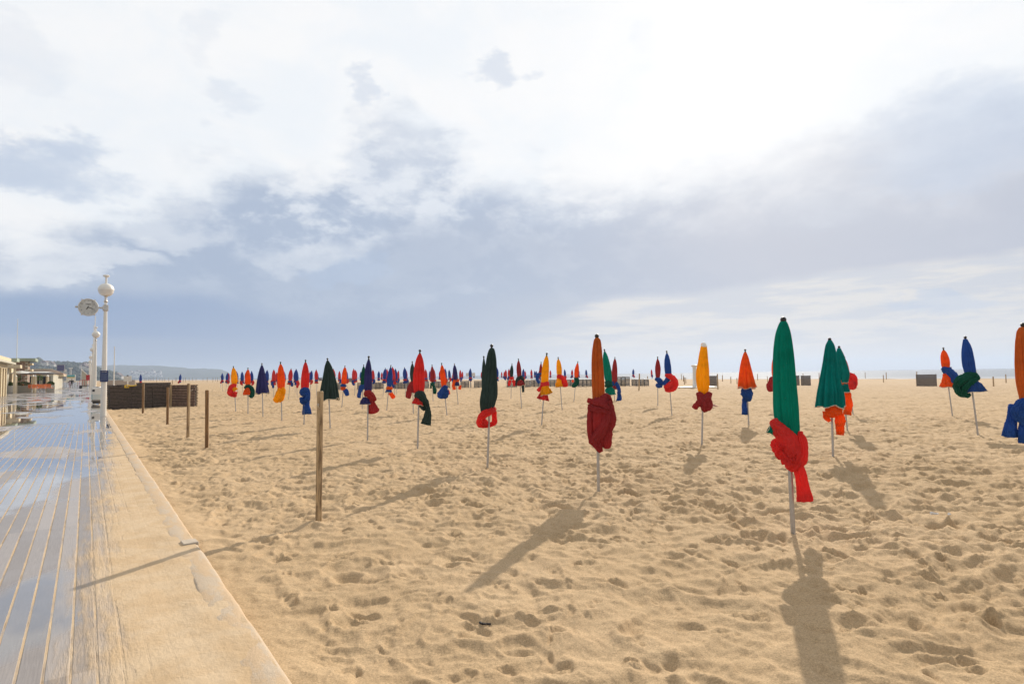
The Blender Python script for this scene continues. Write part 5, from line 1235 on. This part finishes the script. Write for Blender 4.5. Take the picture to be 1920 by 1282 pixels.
# long low building
sC = 150; c0_ = SD(onS(57, 700, sC))[1]; c1_ = SD(onS(112, 700, sC))[1]; zc = onS(100, 692.5, sC).z
o, og = pavilion('beach_hall', sC, c1_, 'long low cream hall with brown hipped roof behind the orange chairs')
addbox(MB(), og, sC+1.2, sC+26, c0_-8, c1_-.4, 0, zc-1.5).build('wall', M_cream, o)
for i in range(9):
    d__ = c1_-.6-i*1.05; addbox(MB(), og, sC-.1, sC+.2, d__-.28, d__, 0, zc-1.3).build('column', M_cream, o)
for i in range(8):
    d__ = c1_-.95-i*1.05; addbox(MB(), og, sC+1.1, sC+1.22, d__-.6, d__, .6, 2.3).build('window', M_dark, o)
for i in range(5):
    s__ = sC+2.5+i*4.4; addbox(MB(), og, s__, s__+2.0, c1_-.42, c1_-.33, 0, 2.2).build('door', M_dark, o)
b = MB(); X0, X1 = c0_-9-c1_, .6; Y0, Y1 = -.9, 27; z0, z1, z2 = zc-1.3, zc-.75, zc; ins = 3.4
b.add([(X0, Y0, z0), (X1, Y0, z0), (X1, Y1, z0), (X0, Y1, z0), (X0, Y0, z1), (X1, Y0, z1), (X1, Y1, z1), (X0, Y1, z1), (X0+ins, Y0+1.2, z2), (X1-ins*.5, Y0+1.2, z2), (X1-ins*.5, Y1-3, z2), (X0+ins, Y1-3, z2)],
      [(3, 2, 1, 0), (0, 1, 5, 4), (1, 2, 6, 5), (2, 3, 7, 6), (3, 0, 4, 7), (4, 5, 9, 8), (5, 6, 10, 9), (6, 7, 11, 10), (7, 4, 8, 11), (8, 9, 10, 11)])
rf = b.build('roof', M_roofc, o); b = MB().box(((X0+X1)/2, (Y0+Y1)/2, z0+.1), (X1-X0+.12, Y1-Y0+.12, .22)); b.build('eaves', M_cream, rf)
b = MB().box(((X0+X1)/2+ins*.25, Y0+1.3, z2+.03), (X1-X0-ins*1.5, .3, .16)); b.build('ridge_capping', M_cream, rf)
# partition wall
p0 = gp(99, 731.5); s0_, d0_ = SD(p0); p1 = onD(117, 720, d0_); s1_ = SD(p1)[0]; hw_ = onD(99, 702.3, d0_).z
o, og = pavilion('partition_wall', s0_, d0_, 'pale freestanding concrete wall closing the chair terrace', 'wall')
addbox(MB(), og, s0_, s1_, d0_-.35, d0_, 0, hw_).build('panel', M_pale, o)
addbox(MB(), og, s0_-.05, s1_+.05, d0_-.42, d0_+.07, hw_, hw_+.08).build('coping', M_cream, o)
for f_ in (.33, .66): addbox(MB(), og, s0_+(s1_-s0_)*f_-.05, s0_+(s1_-s0_)*f_+.05, d0_-.01, d0_+.012, 0, hw_).build('joint', M_gray, o)
# terrace furniture
def tapered(px, sx, ztop, lab):
    q = onS(px, 720, sx); o = empty('white_pillar', (q.x, q.y, 0), RZN, lab, 'pillar', 'tapered white pillars round the terrace')
    MB().lathe([(.25, 0), (.24, .15), (.20, ztop*.8), (.17, ztop-.25)], 4).build('shaft', M_cream, o); MB().lathe([(.20, 0), (.20, .06), (.001, .28)], 4, (0, 0, ztop-.25)).build('cap', M_white, o)
for px, sx, lb in ((28.5, 103, 'tapered white pillar in front of the brick tower'), (65.5, 104, 'tapered white pillar in the middle of the chair terrace'), (61.5, 112, 'thin far white pillar left of the middle terrace pillar'), (89, 116, 'thin far white pillar near the partition wall')):
    tapered(px, sx, onS(px, 702.5, sx).z, lb)
M_leaf, n, out = mat('leaves'); p = n.new('ShaderNodeBsdfPrincipled'); t = n.new('ShaderNodeTexCoord'); n.put(p.inputs['Base Color'], n.mix(n.noise(t.outputs['Object'], 6, 4), (.05, .09, .02), (.16, .22, .05))); p.inputs['Roughness'].default_value = .7; n.l.new(p.outputs[0], out.inputs[0])
def leafball(r, cnt, ls, seed, sq=(1, 1, 1)):
    rs = np.random.RandomState(seed); V = []; Q = []
    for i in range(cnt):
        v = rs.normal(size=3); v /= np.linalg.norm(v); c_ = v*r*(.55+.5*rs.rand()**.6)*np.array(sq); a = rs.normal(size=3); a -= 0; b_ = rs.normal(size=3); a /= np.linalg.norm(a); b_ -= a*np.dot(a, b_); b_ /= np.linalg.norm(b_)
        k = len(V); V += [c_-a*ls-b_*ls*.6, c_+a*ls-b_*ls*.6, c_+a*ls+b_*ls*.6, c_-a*ls+b_*ls*.6]; Q.append((k, k+1, k+2, k+3))
    return quads_mesh('foliage', np.array(V), Q, M_leaf, False)
for px, sx, w, lb in ((18, 104, 1.0, 'planter of clipped greenery beside the colonnade'), (44, 106, 1.6, 'planter of low shrubs in front of the brick tower'), (95, 108, .8, 'planter with a shrub against the partition wall')):
    q = onS(px, 722, sx); o = empty('planter', (q.x, q.y, 0), RZN, lb, 'planter')
    MB().box((0, 0, .5), (w*1.2, .5, 1.0), 0, .03).build('trough', M_white if px < 20 else M_pale, o)
    l_ = link('shrub', leafball(.5, 420, .07, int(px), (w*1.1, .6, .65)), o); l_.location = (0, 0, 1.15)
for px, sx, lb in ((35, 112, 'round hanging flower ball before the brick tower'), (74, 112, 'round hanging flower ball right of the middle terrace pillar')):
    q = onS(px, 708, sx); o = empty('flower_ball', (q.x, q.y, 0), RZN, lb, 'plant'); MB().rod((0, 0, 0), (0, 0, q.z), .03, .03, 8).build('stem', M_gray, o); l_ = link('shrub', leafball(.42, 300, .06, int(px)+3), o); l_.location = (0, 0, q.z)
# terrace chairs
def chair():
    o = empty('terrace_chair', (0, 0, 0), 0, None, 'chair', 'orange terrace chairs')
    MB().box((0, 0, .62), (.52, .50, .05), 0, .015).build('seat', M_or, o); MB().box((0, .24, .92), (.52, .04, .42), 0, .015).build('backrest', M_or, o)
    for sx in (-1, 1):
        for sy in (-1, 1): MB().rod((sx*.24, sy*.22, 0), (sx*.24, sy*.22, 1.13 if sy > 0 else .80), .018, .018, 8).build('leg', M_gray, o)
        MB().rod((sx*.26, -.22, .80), (sx*.26, .24, .82), .018, .018, 8).build('armrest', M_gray, o)
    return o
ch = chair(); CHL = [(24, 736, 2.6), (29.5, 735, 2.2), (34, 736.3, 2.9), (38.5, 735, 3.3), (44.5, 735.5, 3.0), (58.5, 736, 2.4), (65, 737, 3.0), (69.5, 735, 2.7), (74, 736.5, 3.3), (80, 736.8, 2.9), (86, 735.6, 3.2), (94, 735.6, 2.6)]
for i, (px, py, rz) in enumerate(CHL):
    o = ch if i == 0 else copy_tree(ch); q = gp(px, py); o.location = q; o.rotation_euler = (0, 0, RZN+rz)
    o['label'] = '%s orange terrace chair from the left, %s' % (['first', 'second', 'third', 'fourth', 'fifth', 'sixth', 'seventh', 'eighth', 'ninth', 'tenth', 'eleventh', 'twelfth'][i], 'in the left cluster by the colonnade' if i < 5 else 'in the right cluster before the partition wall')
for px, py, lb in ((41, 735.6, 'small dark table among the left orange chairs'), (76, 735.4, 'small dark table among the right orange chairs')):
    q = gp(px, py); o = empty('cafe_table', q, RZN, lb, 'table'); MB().lathe([(.42, 0), (.42, .04), (.001, .05)], 24, (0, 0, .90)).build('table_top', M_dark, o, True); MB().lathe([(.22, 0), (.05, .05), (.035, .9)], 16).build('pedestal', M_gray, o, True)
# open terrace parasols
for px, py, w, ca, lb in ((40.5, 698.5, 1.5, M_whited, 'open white terrace parasol in front of the brick tower'), (61, 700.5, 1.0, FM['Y'], 'open yellow terrace parasol right of the brick tower'), (75, 699.5, 2.1, M_dark, 'open black and white terrace parasol before the low hall')):
    q = onS(px, py, 106); o = empty('terrace_parasol', (q.x, q.y, 0), RZN, lb, 'parasol'); MB().rod((0, 0, 0), (0, 0, q.z+.2), .025, .025, 8).build('pole', M_gray, o)
    MB().lathe([(w*.98, -.14), (w, -.10), (w*.6, .10), (.02, .26)], 8, (0, 0, q.z)).build('canopy', ca, o)
    if ca is M_dark: MB().lathe([(w*.72, .055), (w*.35, .19)], 8, (0, 0, q.z+.012)).build('white_panel', M_whited, o)
# boards, hut, cart
q0 = onS(124, 702.5, 168); q1 = onS(142, 716.5, 168); o = empty('poster_stand', P(168, SD(q0)[1]), RZN, 'white framed poster stand with teal and yellow bands behind the walkers', 'sign'); w = SD(q1)[1]-SD(q0)[1]; h = q0.z-q1.z
MB().box((w/2, 0, q1.z+h/2), (w, .1, h), 0, .01).build('frame', M_white, o); MB().box((w/2, -.055, q0.z-h*.16), (w*.8, .012, h*.28)).build('teal_band', M_teal, o); MB().box((w/2, -.055, q0.z-h*.36), (w*.8, .012, h*.10)).build('yellow_band', M_yel, o)
for s_ in (.08, .92): MB().rod((w*s_, 0, 0), (w*s_, 0, q1.z), .05, .05, 8).build('leg', M_gray, o)
q0 = onS(106.5, 683.5, 176); q1 = onS(121, 695.5, 176); o = empty('video_screen', P(176, SD(q0)[1]), RZN, 'purple-blue display panel in a thin pale frame above the low hall', 'screen'); w = SD(q1)[1]-SD(q0)[1]; h = q0.z-q1.z
MB().box((w/2, 0, q1.z+h/2), (w, .2, h), 0, .02).build('frame', M_gray, o); MB().box((w/2, -.11, q1.z+h/2), (w*.9, .02, h*.88)).build('panel', pbr('screen_blue', (.09, .10, .22), .3), o)
for s_ in (.1, .9): MB().rod((w*s_, 0, 0), (w*s_, 0, q1.z), .08, .08, 8).build('leg', M_gray, o)
q0 = onS(119.5, 692, 185); q1 = onS(125, 698, 185); o = empty('road_sign', P(185, SD(q0)[1]), RZN, 'small pale square sign right of the display panel', 'sign'); w = SD(q1)[1]-SD(q0)[1]
MB().box((w/2, 0, (q0.z+q1.z)/2), (w, .06, q0.z-q1.z), 0, .01).build('plate', M_whited, o); MB().rod((w/2, .05, 0), (w/2, .05, q1.z+.1), .05, .05, 8).build('post', M_gray, o)
for px, lb in ((131.5, 'left of the twin small square-headed lamps above the poster stand'), (133.8, 'right of the twin small square-headed lamps above the poster stand')):
    q = onS(px, 691, 190); o = empty('area_lamp', (q.x, q.y, 0), RZN, lb, 'street lamp'); MB().rod((0, 0, 0), (0, 0, q.z), .07, .05, 8).build('post', M_white, o); MB().box((0, -.1, q.z+.1), (.55, .4, .22), 0, .04).build('lamp_head', M_white, o)
q0 = onS(153.5, 692, 180); q1 = onS(163.5, 714, 180); d0_ = SD(q0)[1]; w = SD(q1)[1]-d0_; o = empty('gabled_hut', P(180, d0_), RZN, 'pale hut with a sloping white roof edge beyond the red cart', 'hut')
zq = q0.z; b = MB(); b.prism([(0, 0, 0), (w, 0, 0), (w, 0, zq*.62), (0, 0, zq*.97)], (0, 1, 0), 5); b.build('wall', M_pale, o)
b = MB(); b.prism([(-.15, -.2, zq*.97), (w+.2, -.2, zq*.60), (w+.2, -.2, zq*.67), (-.15, -.2, zq*1.04)], (0, 1, 0), 5.4); b.build('roof', M_white, o)
q0 = onS(161.5, 702.5, 140); q1 = onS(172, 712, 140); d0_ = SD(q0)[1]; w = SD(q1)[1]-d0_; o = empty('beach_cart', P(140, d0_), RZN, 'dark railed cart with a tall red panel on the promenade', 'cart')
MB().box((w/2, 0, (q0.z+q1.z)/2), (w, .08, q0.z-q1.z), 0, .01).build('red_panel', M_red, o); zc_ = .55
MB().box((-w*.05, 0, zc_), (w*2.2, 1.2, .12), 0, .02).build('deck', M_dark, o)
for i in range(6): MB().rod((-w*1.05+i*w*.42, -.5, zc_), (-w*1.05+i*w*.42, -.5, 1.6), .035, .035, 8).build('rail_post', M_red, o)
MB().rod((-w*1.05, -.5, 1.6), (w*1.05, -.5, 1.6), .04, .04, 8).build('handrail', M_red, o)
for s_ in (-.9, .9):
    for t_ in (-.45, .45): MB().rod((s_*w, t_-.06, .27), (s_*w, t_+.06, .27), .27, .27, 16).build('wheel', M_dark, o)

# ------------------------------------------------------------------ walkers
M_skin = pbr('skin', (.45, .25, .17), .6); M_dk = pbr('dark_jumper', (.02, .02, .028), .85); M_pl = pbr('pale_lilac', (.52, .45, .56), .85); M_lt = pbr('light_trousers', (.36, .36, .42), .85); M_hair = pbr('brown_hair', (.10, .06, .03), .8)
def limb(V, Q, pts, nph=12):
    """closed tapering tube through points (x,y,z,r), welded visually into its neighbours by overlap of one skin"""
    A = resamp(pts, len(pts)*5); C = A[:, :3]; r = A[:, 3]; T = np.gradient(C, axis=0); T /= np.linalg.norm(T, axis=1)[:, None]+1e-9
    ref = np.array([0, 1., 0]) if abs(T[:, 1]).mean() < .8 else np.array([1., 0, 0]); Nn = np.cross(ref, T); Nn /= np.linalg.norm(Nn, axis=1)[:, None]+1e-9; B = np.cross(T, Nn); ph = np.linspace(0, 2*np.pi, nph, endpoint=False)
    G = C[:, None, :]+Nn[:, None, :]*(np.cos(ph)*r[:, None])[:, :, None]+B[:, None, :]*(np.sin(ph)*r[:, None])[:, :, None]
    G = np.concatenate([(C[0]+(G[0]-C[0])*.02)[None], G, (C[-1]+(G[-1]-C[-1])*.02)[None]], 0); o_ = len(V); a, b_, _ = G.shape
    V.extend(G.reshape(-1, 3).tolist())
    for i in range(a-1):
        for j in range(b_): Q.append((o_+i*b_+j, o_+i*b_+(j+1) % b_, o_+(i+1)*b_+(j+1) % b_, o_+(i+1)*b_+j))
def person(q, rz, Hh, top_m, leg_m, arms, legs, lab, hat=None, hair=True):
    o = empty('person', q, rz, lab, 'person'); k = Hh/1.75
    # one continuous body: a skin-modifier figure
    me = bpy.data.meshes.new('body'); J = {'pel': (0, 0, .95, .13), 'wai': (0, 0, 1.10, .115), 'che': (0, 0, 1.30, .145), 'nec': (0, .0, 1.49, .055), 'hd1': (0, -.01, 1.58, .085), 'hd2': (0, -.01, 1.68, .088)}
    E = [('pel', 'wai'), ('wai', 'che'), ('che', 'nec'), ('nec', 'hd1'), ('hd1', 'hd2')]
    for s_, nm in ((-1, 'l'), (1, 'r')):
        el, ha = arms[nm]; kn, an = legs[nm]
        J['sh'+nm] = (s_*.18, 0, 1.42, .065); J['el'+nm] = (*el, .045); J['wr'+nm] = (*ha, .032); J['fi'+nm] = (ha[0]+s_*.01, ha[1]-.03, ha[2]-.09, .028)
        J['hi'+nm] = (s_*.09, 0, .88, .095); J['kn'+nm] = (*kn, .062); J['an'+nm] = (*an, .042); J['to'+nm] = (an[0]+s_*.01, an[1]-.15, max(.03, an[2]-.05), .035)
        E += [('che', 'sh'+nm), ('sh'+nm, 'el'+nm), ('el'+nm, 'wr'+nm), ('wr'+nm, 'fi'+nm), ('pel', 'hi'+nm), ('hi'+nm, 'kn'+nm), ('kn'+nm, 'an'+nm), ('an'+nm, 'to'+nm)]
    ks = list(J); me.from_pydata([tuple(c*k for c in J[j][:3]) for j in ks], [(ks.index(a), ks.index(b_)) for a, b_ in E], [])
    b_ = link('body', me, o); md = b_.modifiers.new('skin', 'SKIN')
    if not me.skin_vertices: return o
    for i, j in enumerate(ks): me.skin_vertices[0].data[i].radius = (J[j][3]*k, J[j][3]*k*.85)
    me.skin_vertices[0].data[0].use_root = True; ss2 = b_.modifiers.new('sub', 'SUBSURF'); ss2.levels = 1; ss2.render_levels = 1
    ev = bpy.data.meshes.new_from_object(b_.evaluated_get(bpy.context.evaluated_depsgraph_get())); b_.modifiers.clear(); b_.data = ev; ev.name = 'body'
    ev.materials.clear(); ev.materials.append(M_skin)
    for p_ in ev.polygons: p_.use_smooth = True
    # clothing: shells following the body
    V, Q = [], []; S = lambda c, r: (c[0]*k, c[1]*k, c[2]*k, r*k)
    limb(V, Q, [S((0, 0, .86), .16), S((0, 0, 1.0), .158), S((0, 0, 1.15), .155), S((0, 0, 1.32), .185), S((0, 0, 1.45), .12), S((0, 0, 1.50), .07)], 16)
    for s_, nm in ((-1, 'l'), (1, 'r')):
        el, ha = arms[nm]; limb(V, Q, [S((s_*.10, 0, 1.42), .09), S((s_*.18, 0, 1.42), .08), S(el, .062), S(ha, .045)])
    link('jumper', quads_mesh('jumper', np.array(V), Q, top_m), o); V, Q = [], []
    limb(V, Q, [S((0, 0, 1.0), .14), S((0, 0, .93), .155), S((0, 0, .84), .12)], 16)
    for s_, nm in ((-1, 'l'), (1, 'r')):
        kn, an = legs[nm]; limb(V, Q, [S((s_*.08, 0, .92), .11), S((s_*.095, 0, .80), .10), S(kn, .078), S((an[0], an[1], an[2]+.03), .062)])
    link('trousers', quads_mesh('trousers', np.array(V), Q, leg_m), o)
    hm = MB().lathe([(.10*k*math.sin(a), .115*k*-math.cos(a)) for a in np.linspace(1.5, 3.13, 10)], 16, (0, .012*k, 1.655*k)); hm.build('hair' if not hat else 'hat', M_hair if not hat else hat, o, True)
    return o
q = gp(134.5, 727.5); person(q, RZN+3.3, 1.85, M_dk, M_lt, {'l': ((-.34, -.05, 1.2), (-.30, -.2, 1.0)), 'r': ((.45, -.1, 1.22), (.66, -.15, 1.08))}, {'l': ((-.11, -.12, .5), (-.12, .1, .08)), 'r': ((.12, -.15, .5), (.14, -.25, .08))}, 'person in a dark jumper with one arm stretched out, walking on the promenade')
q = gp(130.5, 727.5); person(q, RZN+2.9, 1.55, M_pl, M_pl, {'l': ((-.25, 0, 1.18), (-.26, -.08, .95)), 'r': ((.25, 0, 1.18), (.26, -.08, .95))}, {'l': ((-.1, -.1, .5), (-.1, .08, .08)), 'r': ((.1, -.1, .5), (.12, -.18, .08))}, 'person in pale lilac clothes at the left of the one in dark')
q = gp(145.5, 727); person(q, RZN+3.1, 1.12, M_whited, M_pl, {'l': ((-.26, -.05, 1.2), (-.36, -.1, 1.1)), 'r': ((.25, 0, 1.18), (.26, -.08, .95))}, {'l': ((-.1, -.1, .5), (-.1, .08, .08)), 'r': ((.1, -.1, .5), (.12, -.18, .08))}, 'small child in white with a red hat at the right of the walkers', M_red)

# ------------------------------------------------------------------ hills
M_hill, n, out = mat('wooded_hill'); t = n.new('ShaderNodeTexCoord'); p = n.new('ShaderNodeBsdfPrincipled'); p.inputs['Roughness'].default_value = .95
n1 = n.noise(t.outputs['Object'], .05, 6, .7); n2 = n.noise(t.outputs['Object'], .008, 4, .6)
cl = n.mix(n.smooth(n1, .38, .62), (.022, .032, .022), (.055, .068, .038)); cl = n.mix(n.smooth(n2, .55, .7, 0, .6), cl, (.15, .16, .08)); n.put(p.inputs['Base Color'], cl); n.l.new(p.outputs[0], out.inputs[0])
def ridge(name, prof, Y0, Y1, amp, freq, zb=-3, dense=2.0):
    xs = np.arange(prof[0][0], prof[-1][0]+.1, 1/dense); ys = np.interp(xs, [a for a, _ in prof], [b for _, b in prof]); K = 22; V = []
    rows = np.concatenate([np.linspace(0, 1, K), [1.15, 1.35]])
    for f in rows:
        for i, (x, y) in enumerate(zip(xs, ys)):
            Y = Y0+(Y1-Y0)*f; top = at_depth(x, y, Y1).z; base = zb; d = ray(x, 700); px_ = d.x/d.y*Y
            h = base+(top-base)*(math.sin(min(f, 1)*math.pi/2)**1.1 if f <= 1 else 1-(f-1)*1.2)
            V.append((px_, Y, h))
    V = np.array(V); V[:, 2] += amp*np.clip((V[:, 2]-zb)/10, 0, 1)*(vn(V[:, 0]*freq, V[:, 1]*freq*.6, None, 91)+.6*vn(V[:, 0]*freq*2.7, V[:, 1]*freq*1.6, None, 92))
    a, b_ = len(rows), len(xs); i = (np.arange(a-1)[:, None]*b_+np.arange(b_-1)[None, :]).ravel()
    o = link(name, quads_mesh(name, V, np.stack([i, i+1, i+b_+1, i+b_], -1), M_hill)); tag(o, kind='structure'); return V.reshape(a, b_, 3)
H1 = ridge('near_hill', [(-120, 690), (0, 684), (57, 681.5), (66, 676.5), (72, 675), (80, 678.5), (95, 681), (105, 682), (125, 682), (140, 683.5), (150, 685), (158, 682), (168, 684), (182, 691), (200, 697), (215, 701), (232, 708), (252, 712.5)], 1150, 1700, 1.8, .05, dense=3)
H2 = ridge('far_hill', [(130, 688), (200, 685.5), (215, 684.8), (245, 685.6), (275, 686.3), (300, 686.8), (330, 688.5), (360, 690.6), (400, 692), (415, 693.5), (426, 697.5), (434, 703), (441, 708), (446, 710.5)], 3400, 4300, 5, .012)
# woodland crowns on the near hill: uncountable
ico = []
rs = np.random.RandomState(8); V, Q = [], []
base = [(0, 0, 1), (.85, 0, .35), (.26, .81, .35), (-.69, .5, .35), (-.69, -.5, .35), (.26, -.81, .35), (.9, 0, -.3), (0, .9, -.3), (-.9, 0, -.3), (0, -.9, -.3)]
for i in range(2600):
    a = rs.randint(2, 22); b_ = rs.randint(60, H1.shape[1]-60); c_ = H1[a, b_]+(H1[a, b_-1]-H1[a, b_])*rs.rand(); r = rs.uniform(3, 7.5)
    if c_[2] < 2: continue
    k = len(V); jit = 1+.3*rs.normal(size=(10, 1)).clip(-1, 1)
    V += (c_+np.array(base)*jit*[r, r, r*.8]).tolist()
    for j in range(5): Q.append((k, k+1+j, k+1+(j+1) % 5)); 
    for j, (m0, m1) in enumerate(((0, 6), (1, 7), (2, 8), (3, 8), (4, 9))): Q.append((k+1+j, k+m1, k+1+(j+1) % 5))
wd = link('woodland', mesh('woodland', V, Q, M_hill, True)); tag(wd, 'dark woodland covering the near hill', 'woodland', kind='stuff')
M_hw = pbr('house_white', (.62, .60, .56), .8); M_hr = pbr('house_roof', (.18, .14, .14), .8)
def house():
    b = MB(); b.box((0, 0, 3), (9, 8, 6)); o = empty('hillside_house', (0, 0, 0), 0, None, 'house', 'pale houses scattered over the hills'); b.build('wall', M_hw, o)
    b = MB(); b.prism([(-5, -4.5, 6), (5, -4.5, 6), (0, -4.5, 9.5)], (0, 1, 0), 9); b.build('roof', M_hr, o); return o
hs = house(); first = True
def put_house(x, y, Yd, s_, lb, H):
    global first
    o = hs if first else copy_tree(hs); first = False; q = at_depth(x, y, Yd); o.location = (q.x, q.y, q.z-3*s_); o.scale = (s_, s_, s_); o.rotation_euler = (0, 0, (x*3) % 1.5); o['label'] = lb
for x, y, s_ in ((82, 681, 1.0), (86, 682.5, 1.2), (97, 683, 1.0), (100, 685, .9), (156, 688, 1.3), (160, 690, 1.3), (163, 687.5, 1.2), (166, 692, 1.1), (159, 685, 1.0), (222, 705.5, 1.2), (226, 707.5, 1.0)):
    put_house(x, y, 1380 if y < 690 else 1300, s_, '%s pale house on the %s of the near wooded hill' % (NTH[int(sorted([82, 86, 97, 100, 156, 159, 160, 163, 166, 222, 226]).index(x))], 'crest above the low hall' if x < 90 else 'crest right of the display panel' if x < 120 else 'built-up shoulder behind the lamps' if x < 200 else 'low right end'), None)
for i in range(22):
    x = 246+((i*37) % 61); y = 697+((i*53) % 97)/10.; put_house(x, y, 3500, 1.3+(i % 3)*.4, '%s tiny pale house from the left on the far headland' % NTH[sorted(246+((k*37) % 61) for k in range(22)).index(x)], None)
# ------------------------------------------------------------------ haze
hz = MB().box((0, 3800, 75), (19000, 11000, 158)); hzo = hz.build('haze', None); tag(hzo, kind='stuff')
m_ = bpy.data.materials.new('haze'); m_.use_nodes = True; m_.node_tree.nodes.clear(); vo = m_.node_tree.nodes.new('ShaderNodeVolumePrincipled'); oo = m_.node_tree.nodes.new('ShaderNodeOutputMaterial')
vo.inputs['Color'].default_value = (.62, .76, 1.0, 1); vo.inputs['Density'].default_value = .0002; vo.inputs['Anisotropy'].default_value = .3
m_.node_tree.links.new(vo.outputs[0], oo.inputs['Volume']); hzo.data.materials.append(m_)
